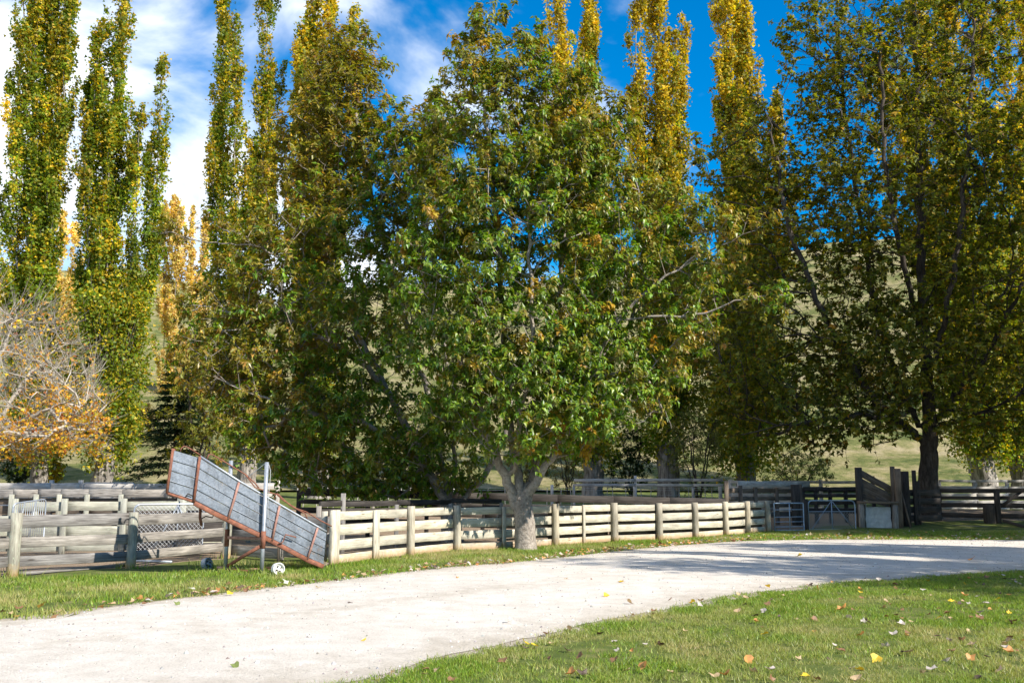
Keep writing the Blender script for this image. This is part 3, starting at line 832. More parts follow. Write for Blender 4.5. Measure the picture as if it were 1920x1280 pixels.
# ---- the tall plane by the loading ramp, and its fellow beside the road out of the picture
PLANE = [((.13, .155, .014), 3), ((.19, .20, .018), 3), ((.09, .12, .012), 2), ((.3, .25, .02), 1.4), ((.32, .18, .02), .5)]
def plane_tree():
    b = ground(1745, 986); Yd = b.y
    root = empty('plane_tree', b, 'tall shaded broadleaf tree with dark trunk growing beside the loading ramp', 'tree')
    S = Skeleton()
    A = lambda px, py, dy=0.0: at(px, py, Yd + dy)
    S.limb([b + Vector((0, 0, -.3)), A(1742, 930), A(1742, 860), A(1742, 800), A(1738, 700), A(1730, 560), A(1724, 380), A(1720, 180), A(1715, 20), A(1712, -120)], .6, .05, (.62, .04))
    trunk_n = len(S.P)
    S.limb([A(1741, 835), A(1700, 800, -.3), A(1650, 760, -.6), A(1600, 690, -1.0), A(1530, 560, -1.5), A(1480, 420, -1.6), A(1450, 250, -1.5)], .5, .06, .05)
    S.limb([A(1742, 815), A(1712, 775, .3), A(1690, 740, .6), A(1640, 560, 1.6), A(1600, 330, 2.0), A(1570, 60, 2.0)], .5, .06, .05)
    S.limb([A(1742, 800), A(1790, 740, -.4), A(1850, 660, -.9), A(1920, 520, -1.3), A(1970, 330, -1.4)], .5, .06, .05)
    S.limb([A(1738, 720), A(1770, 600, -1.5), A(1800, 420, -2.4), A(1820, 200, -2.4), A(1825, 40, -2.2)], .5, .06, .05)
    S.limb([A(1734, 640), A(1690, 480, -1.6), A(1660, 300, -2.2), A(1650, 100, -2.2)], .5, .06, .05)
    S.limb([A(1700, 800, -.3), A(1620, 775, -1.4), A(1540, 790, -2.2), A(1440, 800, -2.6)], .5, .06, .03)
    S.limb([A(1740, 760), A(1830, 770, -1.0), A(1920, 740, -1.6)], .5, .06, .03)
    Es = [E(1680, 330, Yd, 5.2, 8.2, 5.2), E(1520, 480, Yd, 3.4, 5.6, 3.6), E(1405, 640, Yd - .8, 2.6, 4.4, 2.6, 1.25), E(1870, 480, Yd, 4.4, 8.0, 4.6), E(1720, 690, Yd - .5, 6.3, 3.0, 4.4, 1.1),
          E(1425, 300, Yd, 2.0, 3.6, 2.2), E(1560, 120, Yd, 2.6, 4.6, 2.8), E(1780, 60, Yd, 4.0, 6.0, 4.0), E(1330, 350, Yd, 1.0, 2.6, 1.2, .8), E(1470, 775, Yd - 1.6, 2.9, 1.9, 2.2, 1.5), E(1590, 800, Yd - 1.6, 2.4, 1.3, 2.0, 1.5), E(1640, 690, Yd - 1.2, 2.6, 2.2, 2.4, 1.3), E(1850, 790, Yd - .8, 2.8, 1.2, 2.4)]
    T = in_ellipsoids(Es, 2800, .2, .40)
    ends = S.grow(T, up=.8, ang=.45, step=.6, arch=.08, wob=.05)
    ctr = np.array(list(A(1730, 720)))
    lv = leafy_twigs(S, ends, ctr, 4.2, .75, 7.0, .23, .235, lambda p, t, n: pick(PLANE, n) * (.8 + .4 * t), .75, .6, .35)
    cr = finish_tree(root, S, S.radii(.007, 2.5, .62), lv, 'maple', M['bark_dark'], M['leaf_matt'], b, .45, .05, 0)
    return root
plane = plane_tree()
def copy_tree(src, loc, rz, scale, label):
    r_ = src.copy(); link(r_); r_.location = loc; r_.rotation_euler = (0, 0, rz); r_.scale = (scale,) * 3
    r_['label'] = label
    for ch in src.children:
        c_ = ch.copy(); link(c_, r_)
    return r_

# ---- Lombardy poplars
POP_G = [((.12, .19, .012), 3), ((.18, .24, .016), 3), ((.28, .29, .018), 2)]
POP_Y = [((.52, .38, .02), 3), ((.40, .32, .025), 3), ((.6, .41, .02), 1.6), ((.27, .26, .025), 1.5)]
GOLD = [((.60, .46, .13), 3), ((.64, .47, .2), 2), ((.58, .5, .17), 2)]
def poplar(label, px, Yd, spires, trunk_px_w=36, skirt=2.0, z_skirt=(1.8, 9.0), yellow=.5, dens=1.0, leaf=.16, gold=False, group='Lombardy poplars behind the yards', seed=0, clear=2.4):
    """spires: (px, top py, half width m, start height m, leafiness)"""
    x0 = at(px, 900, Yd).x
    b = Vector((x0, Yd, float(ground_z(x0, Yd)) if Yd < 80 else float(at(px, 860, Yd).z)))
    root = empty('poplar_tree', b, label, 'tree', group)
    S = Skeleton()
    rt = trunk_px_w / 2 * Yd / FPX
    S.limb([b + Vector((0, 0, -.4)), b + Vector((.05, 0, 1.5)), b + Vector((-.05, 0, 3.0))], .5, .03, rt)
    B, D, Nn, Ln, Wd, Cc = [], [], [], [], [], []
    for (sx_, ty, hw, z0, leafy) in spires:
        top = at(sx_, ty, Yd + rng.normal(0, .5))
        zt = top.z; H_ = zt - b.z
        dy = rng.normal(0, .6)
        mid = Vector((b.x + (top.x - b.x) * .55 + rng.normal(0, .15), Yd + dy, b.z + max(z0, 3) + .15 * H_))
        ids = S.limb([S.P[-1] if False else b + Vector((0, 0, 2.9)), mid, Vector((b.x + (top.x - b.x) * .9 + rng.normal(0, .2), Yd + dy, b.z + .6 * H_)), Vector((top.x, Yd + dy, zt))], .7, .06, .02)
        nodes = [q for q in ids if S.P[q][2] > b.z + z0]
        if len(nodes) < 3: continue
        zs = np.array([S.P[q][2] for q in nodes])
        hw *= 1.62
        n_br = int(3.3 * (zs[-1] - zs[0]) * dens * (.7 + .35 * hw))
        ph = rng.uniform(0, 6.28, 3)
        for bi in range(n_br + 1):
            if bi == n_br:      # the leading shoot itself
                q = nodes[-3] if len(nodes) > 3 else nodes[0]
            else:
                q = nodes[rng.integers(len(nodes) - 1)]
            p0 = np.array(S.P[q]); f = (p0[2] - zs[0]) / (zs[-1] - zs[0])
            az = rng.uniform(0, 2 * np.pi)
            if rng.random() > leafy * (.85 + .28 * math.sin(p0[2] * .5 + ph[0] + az)): continue
            prof = min(1.0, .5 + f * 2.0) * max(.12, (1 - f) ** .4)
            lb = min((1.3 + 3.0 * prof) * rng.uniform(.55, 1.15), (zs[-1] - p0[2]) * 1.02 + .5)
            wd = hw * prof * rng.uniform(.25, 1.1) if bi < n_br else .05
            o_ = np.array([math.cos(az), math.sin(az), 0]); sw = np.array([-o_[1], o_[0], 0]) * rng.normal(0, .15)
            par = q; pts_ = [p0]
            for t_ in (.25, .5, .75, 1.0):
                pt = p0 + (o_ + sw * t_) * wd * (1 - (1 - t_) ** 1.8) + np.array([0, 0, lb * t_]) + rng.normal(0, .04, 3)
                par = S.add(pt, par); pts_.append(pt)
            pts_ = np.array(pts_)
            k = int(rng.poisson(104 * lb * (.15 / leaf) ** 1.2) * (.6 + .5 * leafy))
            nb_ = max(3, int(lb * 4.5)); cs = rng.uniform(.06, 1.0, nb_)
            s_ = np.clip(rng.choice(cs, k) + rng.normal(0, .035, k), 0, 1.03)
            ii = np.clip((s_ * 4).astype(int), 0, 3); ff = s_ * 4 - ii
            pos = pts_[ii] + (pts_[ii + 1] - pts_[ii]) * ff[:, None] + rng.normal(0, 1, (k, 3)) * (np.array([.19, .19, .2]) * (1.12 - .6 * s_)[:, None])
            B.append(pos); D.append(rng.normal(0, .8, (k, 3)) + o_ * .5 + np.array([0, 0, .1])); Nn.append(rng.normal(0, .8, (k, 3)) + o_ * .9 + np.array([0, 0, .5]))
            Ln.append(leaf * rng.uniform(.65, 1.25, k))
            tone = rng.lognormal(0, .2)
            py_ = np.clip(yellow * (.2 + 1.15 * f) + rng.normal(0, .28), .03, .97)
            use = rng.random(k) < py_
            Cc.append(np.where(use[:, None], pick(GOLD if gold else POP_Y, k), pick(GOLD if gold else POP_G, k)) * tone)
    # leafy skirt of suckers on the old trunk
    n_sk = int(skirt * 110 * (z_skirt[1] - z_skirt[0]) / 7) if skirt else 0
    for _ in range(n_sk):
        z = rng.uniform(*z_skirt); f = (z - z_skirt[0]) / (z_skirt[1] - z_skirt[0])
        az = rng.uniform(0, 2 * np.pi); o_ = np.array([math.cos(az), math.sin(az), 0])
        wd = skirt * (.45 + .55 * math.sin(min(1, f * 1.5 + .1) * np.pi * .6)) * rng.uniform(.35, 1.0)
        c_ = np.array([b.x, b.y, b.z + z]) + o_ * wd
        q = int(np.argmin(np.abs(np.array([p_[2] for p_ in S.P[:12]]) - (b.z + z - .6))))
        S.add(c_, S.add(np.array(S.P[q]) * .5 + c_ * .5 + np.array([0, 0, -.1]), q))
        k = rng.poisson(46)
        pos = c_ + rng.normal(0, .30, (k, 3)) * np.array([1, 1, 1.5])
        B.append(pos); D.append(rng.normal(0, 1, (k, 3)) + np.array([0, 0, -.35]) + o_ * .4); Nn.append(rng.normal(0, 1, (k, 3)) + o_ * .8 + np.array([0, 0, .6]))
        Ln.append(leaf * rng.uniform(.7, 1.25, k))
        tone = rng.random()
        Cc.append(np.where((rng.random(k) < (.55 if tone > .75 else .08))[:, None], pick(POP_Y, k), pick(POP_G, k)) if not gold else pick(GOLD, k))
    B, D, Nn, Ln, Cc = [np.concatenate(x) for x in (B, D, Nn, Ln, Cc)]
    r = S.radii(.009, 2.35, rt)
    r = np.maximum(r, np.array(S.tip))
    finish_tree(root, S, r, (B, D, Nn, Ln, Ln * 1.05, Cc), 'delta', M['bark_poplar'], M['leaf_matt'], b, .5, .22)
    return root
P_ = {}
P_['a'] = poplar('broad green poplar with bright pale trunk, nearest to the bare autumn tree', 72, 54, [(32, -60, .95, 4, .9), (80, -140, 1.1, 3, .95), (112, -40, .85, 4, .9), (140, -90, .65, 6, .75), (2, 20, .7, 5, .75)], 30, 1.9, (2.2, 9), .30)
P_['b'] = poplar('many-stemmed poplar with bare white stems showing, beside the dark cedar', 192, 54, [(165, 150, .6, 4, .8), (190, 60, .6, 5, .7), (238, -120, .9, 3, .85), (216, 30, .7, 4, .8), (292, 95, .55, 5, .7), (262, 210, .65, 4, .8)], 36, 2.2, (2.2, 11), .30)
P_['c'] = poplar('pair-topped thin poplar with a heavy green head, behind the tilted ramp', 462, 57, [(415, -80, .75, 4, .68), (440, 40, .6, 5, .6), (494, -130, .95, 8, .8), (400, 190, .5, 4, .6), (504, 60, .8, 12, .75)], 34, 1.3, (2.5, 9), .38)
P_['d'] = poplar('single yellow-tinged poplar rising behind the dark cherry', 597, 57, [(590, -90, 1.0, 4, .85), (620, -20, .9, 5, .85), (567, 60, .75, 5, .85), (665, 30, .5, 8, .7)], 34, 1.3, (2.5, 9), .6)
P_['e'] = poplar('golden-topped poplar with gnarled pale trunk behind the white rail', 1110, 55, [(1048, -15, .8, 5, .95), (1106, -60, .95, 4, 1), (1078, 150, .8, 5, .8), (1135, 230, .8, 4, .8)], 34, 1.8, (2.4, 10), .95, seed=3)
P_['f'] = poplar('yellow twin-spired poplar between the gold poplar and the willow bush', 1252, 55, [(1188, 20, .85, 5, .9), (1228, -110, 1.2, 4, 1), (1286, 40, .8, 4, .95), (1250, 160, 1.1, 4, .9)], 36, 1.8, (2.6, 12), .9)
P_['g'] = poplar('yellow poplar with a short dark trunk behind the stock race', 1396, 55, [(1350, -60, 1.1, 4, .95), (1385, -20, .7, 5, .9), (1408, 5, .7, 6, .9), (1440, 210, .8, 4, .9), (1375, 260, 1.0, 3, .9)], 32, 2.6, (1.8, 13), .8)
P_['h'] = poplar('leaning thick-trunked poplar behind the dark rail fence', 1842, 56, [(1700, -60, 1.3, 4, .9), (1770, -120, 1.3, 4, .9), (1850, -60, 1.3, 4, .9)], 42, 2.4, (2.4, 14), .85)
P_['i'] = poplar('poplar at the far end of the dark rail fence', 1915, 57, [(1880, 20, 1.2, 4, .9), (1935, -60, 1.2, 4, .9), (1640, 120, 1.0, 6, .7)], 36, 2.4, (2.2, 13), .85)
poplar('small gold poplar far off between two green poplars', 132, 105, [(120, 405, 1.0, 3, 1), (142, 430, 1.0, 3, .9)], 10, 1.6, (1, 8), 1, .55, .27, True, 'far gold poplars on the hill foot')
poplar('far gold poplar clump seen beside the many-stemmed poplar', 318, 108, [(306, 385, .9, 3, 1), (325, 375, .9, 3, 1), (345, 400, .9, 3, 1)], 10, 1.8, (1, 8), 1, .5, .25, True, 'far gold poplars on the hill foot')
poplar('far gold poplar clump seen behind the long bare cherry branch', 372, 108, [(360, 400, .9, 3, .9), (385, 425, .9, 3, .9)], 10, 1.8, (1, 8), 1, .5, .25, True, 'far gold poplars on the hill foot')

# ---- autumn maple, nearly bare, at the picture's edge
def bare_tree():
    Yd = 47.0
    b = Vector((at(-45, 900, Yd).x, Yd, float(ground_z(0, Yd))))
    root = empty('autumn_maple', b, 'nearly bare maple with silver twigs and a few orange leaves', 'tree')
    S = Skeleton(); A = lambda px, py, dy=0.0: at(px, py, Yd + dy)
    S.limb([b + Vector((0, 0, -.2)), A(-42, 880), A(-40, 850)], .3, .02, .3)
    for pts in ([(-40, 850), (-10, 815), (40, 790), (95, 765), (150, 745)], [(-40, 850), (10, 770), (60, 700), (110, 650)], [(-40, 850), (-20, 740), (10, 640), (40, 560)], [(-40, 850), (-60, 720), (-50, 600), (-40, 520)],
                [(-10, 815), (70, 810), (140, 800), (185, 790)], [(-40, 850), (-100, 760), (-160, 660)]):
        dy = rng.uniform(-2, 2)
        S.limb([A(*p_, dy * q / 4) for q, p_ in enumerate(pts)], .4, .04, .03)
    c_ = A(-40, 800); T = []
    while len(T) < 900:
        u = unit(rng.normal(0, 1, 3)); 
        if u[2] < -.1 or (u[0] < -.3 and rng.random() < .7): continue
        rr = rng.uniform(.45, 1.0) ** .6
        T.append(np.array(list(c_)) + u * np.array([5.9, 5.0, 7.4]) * rr + np.array([0, 0, -.8 + .5 * u[0]]))
    ends = S.grow(np.array(T), up=.9, ang=.9, step=.5, arch=-.02, wob=.015)
    B, D, Nn, Ln, Cc = [], [], [], [], []
    PAL = [((.66, .36, .03), 3), ((.56, .25, .03), 2.4), ((.68, .48, .05), 2.5), ((.36, .11, .03), .7)]
    P = np.array(S.P)
    for e in ends:
        d0 = np.array(S.D[e])
        for _ in range(rng.integers(3, 6)):
            d = unit(d0 * 1.1 + rng.normal(0, .28, 3) + np.array([.12, 0, .32]))
            l = rng.uniform(.5, 1.3)
            a1 = S.add(P[e] + d * l * .5, int(e)); S.add(P[e] + d * l + np.array([0, 0, .08]), a1)
        zrel = (P[e][2] - b.z)
        k = rng.poisson(34 * max(0.10, 1 - max(0, zrel - 2.4) / 4.6) * (rng.random() < .5))
        if k:
            pos = P[e] + rng.normal(0, .3, (k, 3)); B.append(pos); D.append(rng.normal(0, 1, (k, 3)) + np.array([0, 0, -.7])); Nn.append(rng.normal(0, 1, (k, 3)) + np.array([0, -.5, .6]))
            Ln.append(.17 * rng.uniform(.7, 1.2, k)); Cc.append(pick(PAL, k))
    B, D, Nn, Ln, Cc = [np.concatenate(x) for x in (B, D, Nn, Ln, Cc)]
    finish_tree(root, S, S.radii(.0075, 2.5, .3), (B, D, Nn, Ln, Ln, Cc), 'maple', M['bark_grey'], M['leaf_matt'], b, .3, .04)
bare_tree()

# ---- dark cedar behind the ramp
def cedar():
    Yd = 46.0
    b = Vector((at(322, 900, Yd).x, Yd, float(ground_z(0, Yd))))
    root = empty('cedar_tree', b, 'dark conifer with flat drooping branches between the poplar and the cherry', 'tree')
    S = Skeleton()
    ids = S.limb([b + Vector((0, 0, -.2)), b + Vector((0, 0, 2.4)), b + Vector((.1, 0, 4.6)), b + Vector((.15, 0, 6.6))], .35, .02, .05)
    B, D, Nn, Ln, Cc = [], [], [], [], []
    PAL = [((.022, .042, .018), 3), ((.035, .06, .026), 2), ((.05, .075, .03), 1)]
    for _ in range(120):
        q = ids[rng.integers(1, len(ids))]; p0 = S.P[q]; f = (p0[2] - b.z) / 6.6
        if f < .02: continue
        az = rng.uniform(0, 2 * np.pi); o_ = np.array([math.cos(az), math.sin(az), 0.0]); s_ = np.array([-o_[1], o_[0], 0])
        l = (3.0 * (1 - f) + .4) * rng.uniform(.6, 1.1); par = q
        for k in range(1, 7):
            t = k / 6
            par = S.add(p0 + o_ * l * t + np.array([0, 0, .25 * t * l * .5 - .32 * t * t * l]), par)
            pt = S.P[par]
            n = int(26 * (1.1 - .5 * t))
            side = np.where(rng.random(n) < .5, -1, 1)
            sl = rng.uniform(.1, .55, n) * (1.15 - .6 * t)
            B.append(pt + s_[None] * (side * sl)[:, None] + o_[None] * (sl * .5 + rng.normal(0, .2, n))[:, None] + np.array([0, 0, -1]) * (sl * .12 + np.abs(rng.normal(0, .05, n)))[:, None])
            D.append(s_[None] * side[:, None] + o_[None] * .7 + rng.normal(0, .35, (n, 3)) + np.array([0, 0, -.25])); Nn.append(rng.normal(0, .4, (n, 3)) + np.array([0, 0, 1]))
            Ln.append(.24 * rng.uniform(.6, 1.2, n)); Cc.append(pick(PAL, n))
    B, D, Nn, Ln, Cc = [np.concatenate(x) for x in (B, D, Nn, Ln, Cc)]
    finish_tree(root, S, S.radii(.008, 2.4, .2), (B, D, Nn, Ln, Ln * .3, Cc), 'kite', M['bark_dark'], M['leaf_matt'], b, .3)
cedar()

# ---- bushes behind the yards
def bush(label, name, px, Yd, top_py, half_px, pal, n=70, leaf=.1, wide=.34, group=None, per=8, zb=None):
    x0 = at(px, 900, Yd).x; b = Vector((x0, Yd, float(ground_z(x0, Yd)) if zb is None else zb))
    root = empty(name, b, label, 'bush', group)
    S = Skeleton(); H_ = at(px, top_py, Yd).z - b.z if zb is None else 3.2; hw = half_px * Yd / FPX
    for q in range(5):
        az = q * 1.3 + rng.uniform(0, .6)
        S.limb([b + Vector((0, 0, -.1)), b + Vector((math.cos(az) * hw * .3, math.sin(az) * hw * .3, H_ * .4)), b + Vector((math.cos(az) * hw * .6, math.sin(az) * hw * .6, H_ * .8))], .3, .04, .015, None if q == 0 else 0)
    T = in_ellipsoids([(b + Vector((0, 0, H_ * .55)), (hw, hw * .9, H_ * .48), 1), (b + Vector((hw * .2, 0, H_ * .75)), (hw * .6, hw * .6, H_ * .3), 1)], n, .35, .25)
    ends = S.grow(T, .7, .4, .35)
    lv = leafy_twigs(S, ends, np.array(list(b + Vector((0, 0, H_ * .4)))), 5, .4, per, leaf, leaf * wide, lambda p, t, k: pick(pal, k) * (.75 + .5 * t), .4)
    finish_tree(root, S, S.radii(.005, 2.4, .08), lv, 'kite', M['bark_dark'], M['leaf_matt'], b)
WIL = [((.16, .19, .06), 3), ((.11, .15, .045), 2), ((.24, .23, .09), 1.5)]
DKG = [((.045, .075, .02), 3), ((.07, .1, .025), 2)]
OCH = [((.28, .22, .1), 3), ((.2, .18, .07), 2), ((.14, .15, .05), 1)]
bush('olive broadleaf sapling in front of the dark conifer', 'olive_shrub', 372, 43, 560, 66, OLIVE, 170, .2, .5)
bush('loose grey-green willow bush behind the white rail', 'willow_bush', 1308, 51, 770, 58, WIL, 150, .16, .25)
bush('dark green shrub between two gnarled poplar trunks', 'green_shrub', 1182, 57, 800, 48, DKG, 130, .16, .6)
bush('ochre straggly shrub beside the pale fork of the cherry', 'dry_shrub', 1065, 56, 815, 30, OCH, 80, .14, .4)
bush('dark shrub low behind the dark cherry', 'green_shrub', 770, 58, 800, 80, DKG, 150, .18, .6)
bush('yellow-green shrub glimpsed through the cherry fork', 'dry_shrub', 985, 60, 790, 50, OCH, 110, .16, .5)
bush('small yellow shrub at the foot of the pale poplar trunk', 'yellow_shrub', 96, 56, 840, 15, POP_Y, 40, .15, .9)
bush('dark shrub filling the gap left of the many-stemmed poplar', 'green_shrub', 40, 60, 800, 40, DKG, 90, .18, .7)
bush('olive shrub under the poplar beside the stock race', 'green_shrub', 1500, 62, 850, 70, WIL, 110, .16, .5)

# ---- trees beside the road, out of the picture, whose shade falls across it
copy_tree(plane, (25.5, 31.0, 0), R(150), .92, 'tall leafy tree out of view that shades the gates and loading ramp')
copy_tree(plane, (32.5, 34.0, 0), R(40), 1.05, 'tall leafy tree out of view that shades the big broadleaf tree')
for k_, (x_, y_, s_, r_) in enumerate(((20.5, 14.0, .5, 10), (24.2, 14.4, .54, 120), (18.0, 10.8, .44, 230), (27.0, 17.6, .52, 300))):
    copy_tree(P_['cd'[k_ % 2]], (x_, y_, 0), R(r_), s_, 'young poplar out of view, ' + ('nearest the road, streaking it with shade', 'second from the road', 'beside the lawn', 'farthest along the roadside')[k_])
copy_tree(plane, (17.8, 12.8, 0), R(200), .5, 'small broad tree out of view between the young poplars')
copy_tree(plane, (23.0, 17.8, 0), R(320), .56, 'small broad tree out of view by the road edge')
copy_tree(plane, (18.2, 7.2, 0), R(80), .36, 'small broad tree out of view that dapples the lawn')
copy_tree(plane, (26.0, 12.0, 0), R(10), .55, 'broad tree out of view behind the young poplars')
for k_, (px_, py_, Y_, w_) in enumerate(((1480, 800, 84, 60), (1560, 815, 92, 50), (1630, 790, 100, 60), (1700, 800, 88, 50), (450, 700, 96, 70), (250, 760, 84, 40))):
    z_ = float(1.6 + np.interp(at(px_, 900, Y_).x, [-330, -120, -70, -45, -20, 20, 60, 110, 380], [52, 43, 40, 36, 36, 42, 48, 50, 66]) * (.18 * (Y_ - 66) / 116 + .82 * ((Y_ - 66) / 116) ** 1.25))
    b_ = bush('olive scrub bush on the hillside, ' + ('behind the race post', 'above the mesh gate', 'above the loading ramp', 'beside the dark trunk', 'behind the tilted ramp', 'beside the many-stemmed poplar')[k_], 'scrub_bush', px_, Y_, py_, w_, [DKG, WIL, OCH][k_ % 3], 120, .3, .5, None, 6, z_)

# ------------------------------------------------------------------ fences of the stockyards
def nrm(p0, p1):
    d = Vector(p1) - Vector(p0); n_ = Vector((-d.y, d.x, 0)).normalized()
    return n_ if n_.y > 0 else -n_
def gp(px, Y, z=None):
    x = at(px, 917, Y).x
    return Vector((x, Y, float(ground_z(x, Y)) if z is None else z))
def rails(parent, pts, courses, t, mat, off=0.0, name='board', sag=.012, over=0.0, skip=()):
    for i in range(len(pts) - 1):
        a_, b_ = Vector(pts[i]), Vector(pts[i + 1]); n_ = nrm(a_, b_); d = (b_ - a_).normalized()
        for j, (z0, z1) in enumerate(courses):
            if (i, j) in skip: continue
            w = z1 - z0; zc = (z0 + z1) / 2
            e0, e1 = rng.normal(0, sag), rng.normal(0, sag)
            o_ = n_ * (off + rng.uniform(0, .004))
            gap = .003 + rng.uniform(0, .004)
            beam(parent, name, a_ + o_ + d * (gap - over) + Vector((0, 0, zc + e0)), b_ + o_ - d * (gap - over) + Vector((0, 0, zc + e1)), rect(w * rng.uniform(.96, 1.02), t), mat, 5, .003)

# pale new board fence beside the road
wf = [(625, 1060, 's'), (707, 1050, 'b'), (770, 1042, 'r'), (857, 1034, 'r'), (947, 1030, 'b'), (1042, 1024, 'r'), (1097, 1020, 'b'), (1153, 1016, 'R'), (1237, 1013, 'r'), (1305, 1009, 'r'), (1362, 1005, 'r'), (1403, 1001, 'r'), (1441, 998, 'r')]
WFP = [ground(px, py) for px, py, _ in wf]
pale = empty('board_fence', WFP[5], 'pale new timber board fence running along the road verge', 'fence')
courses = [(.015, .215), (.32, .545), (.64, .87), (.965, 1.165)]
rails(pale, WFP, courses, .045, M['pale'], .09, 'board', .006)
for (px, py, kd), p_ in zip(wf, WFP):
    k = WFP.index(p_); q = WFP[min(k + 1, len(WFP) - 1)]; q0 = WFP[max(0, k - 1)]
    n_ = nrm(q0, q)
    if kd == 's':
        square_post(pale, p_ + n_ * -.01, 1.2, .30, .09, M['pale'], 'end_post', face=-n_)
        square_post(pale, p_ + n_ * .2 + Vector((-.05, 0, 0)), 1.17, .1, .1, M['pale'], 'end_post', face=-n_)
    elif kd == 'b': square_post(pale, p_ + n_ * .035, 1.165, .11 if px > 1000 else .24 if px < 800 else .12, .05, M['pale'], 'batten', face=-n_)
    else: round_post(pale, p_, 1.19 + rng.uniform(0, .05), .125 if kd == 'R' else .105, M['pale_post'], lean=(rng.normal(0, .01), rng.normal(0, .01)))
# old boards nailed to the back of the posts, closing the gaps
back = [(.2, .34), (.53, .66), (.855, .985)]
rails(pale, WFP[5:], back, .035, M['brown'], .27, 'backing_board', .004)
rails(pale, WFP[4:6], [(.24, .3), (.56, .63), (.88, .95)], .04, M['grey'], .30, 'backing_board', .01)

# weathered grey rail fence at the road's near end
gf = [(-190, 1100), (20, 1080), (242, 1065), (421, 1046)]
GFP = [ground(*p_) for p_ in gf]
grey = empty('rail_fence', GFP[2], 'weathered grey three-rail fence with lichened round posts', 'fence')
rails(grey, GFP, [(.17, .37), (.52, .73), (.88, 1.12)], .05, M['grey'], .0, 'rail', .015)
for p_, rr, h_ in zip(GFP, (.11, .115, .105, .12), (1.2, 1.2, 1.17, 1.02)):
    n_ = nrm(GFP[0], GFP[-1])
    round_post(grey, p_ - n_ * .03, h_, rr, M['grey_post'], lean=(.015, 0))
rails(grey, [GFP[1] + Vector((0, .1, 0)), GFP[2] + Vector((0, .15, 0))], [(.01, .07)], .06, M['grey'], .08, 'ground_rail', .01)
# shaded short rails that run behind the ramp to the pale fence
sf = [GFP[3], ground(520, 1052), ground(612, 1054)]
hid = empty('rail_fence', sf[1], 'short grey rail fence in the shade under the ramp', 'fence')
rails(hid, sf, [(.05, .3), (.42, .66), (.78, 1.0)], .045, M['grey'], .18, 'rail', .02)
square_post(hid, sf[1] + Vector((0, .25, 0)), 1.1, .12, .12, M['brown'])
square_post(hid, sf[2] + Vector((0, .25, 0)), 1.0, .14, .14, M['brown'])

# inner yard, left: mossy boards
mp = [gp(-60, 25.2, 0), gp(30, 25.3, 0), gp(123, 25.4, 0), gp(234, 25.6, 0), gp(345, 26.0, 0), gp(430, 26.4, 0)]
mo = empty('board_fence', mp[2], 'mossy pale board fence inside the yard behind the grey rails', 'fence')
rails(mo, mp, [(.12, .34), (.5, .74), (.86, 1.0), (1.12, 1.35)], .045, M['mossy'], .05, 'board', .012, skip=[(0, 3)])
for q in mp: square_post(mo, q, 1.42, .14, .1, M['mossy'])
# high race of close boards, left
lp = [gp(-70, 30.5, .0), gp(26, 30.6, 0), gp(72, 30.7, 0), gp(115, 30.8, 0), gp(167, 31, 0), gp(230, 31.2, 0), gp(340, 31.6, 0), gp(470, 32.2, 0)]
ra = empty('stock_race', lp[2], 'tall close-boarded grey stock race behind the mossy boards', 'fence')
rails(ra, lp, [(.1, .36), (.38, .63), (.65, .9), (.92, 1.16), (1.2, 1.38)], .035, M['brown'], .12, 'board', .004)
rails(ra, lp, [(1.42, 1.66)], .06, M['grey'], .0, 'top_rail', .008)
for q in lp: square_post(ra, q + Vector((0, -.1, 0)), 1.5, .14, .07, M['mossy'])
# rear rail, left
rp = [gp(-80, 44, .55), gp(95, 44, .55), gp(150, 44, .55), gp(330, 44.5, .55), gp(520, 45, .55)]
rr_ = empty('rail_fence', rp[1], 'long low rail fence across the back of the yards below the poplars', 'fence')
rails(rr_, rp, [(1.08, 1.36), (.72, .9), (.3, .5)], .05, M['silver'], 0, 'rail', .015)
for q in rp: square_post(rr_, q + Vector((0, .06, 0)), 1.5, .18, .12, M['silver'])

# dark inner race behind the cherry trees
dp = [gp(560, 34.6, 0), gp(690, 34.7, 0), gp(800, 34.8, 0), gp(905, 34.9, 0), gp(1045, 35.2, 0), gp(1150, 36.0, 0), gp(1255, 37.0, 0), gp(1358, 38.2, 0)]
dk = empty('stock_race', dp[3], 'long dark timber race running behind the pale fence', 'fence')
for i in range(len(dp) - 1):
    za = np.interp(i, [0, 7], [1.70, 1.30]); zb = np.interp(i + 1, [0, 7], [1.70, 1.30])
    n_ = nrm(dp[i], dp[i + 1])
    for k, (dz, w, t) in enumerate(((0, .26, .06), (-.32, .16, .05), (-.62, .2, .05), (-.95, .22, .05))):
        beam(dk, 'rail', dp[i] + Vector((0, 0, za - .13 + dz)) + n_ * (.06 * (k > 0)), dp[i + 1] + Vector((0, 0, zb - .13 + dz)) + n_ * (.06 * (k > 0)), rect(w, t), M['dark'], 4, .004)
for i, q in enumerate(dp): square_post(dk, q + Vector((0, .1, 0)), np.interp(i, [0, 7], [1.62, 1.25]), .14, .12, M['dark'])
# inner rails, nearer, seen through the pale fence
ip = [gp(600, 24.5, 0), gp(645, 25.5, 0), gp(745, 27, 0), gp(845, 28.6, 0), gp(940, 30.3, 0)]
ir = empty('rail_fence', ip[1], 'dark rail fence glimpsed through the gaps of the pale boards', 'fence')
rails(ir, ip, [(.25, .42), (.62, .8), (.98, 1.16), (1.22, 1.36)], .05, M['dark'], .0, 'rail', .015)
for q in ip: square_post(ir, q + Vector((0, -.06, 0)), 1.55 if q is ip[1] else 1.25, .11, .1, M['grey'])

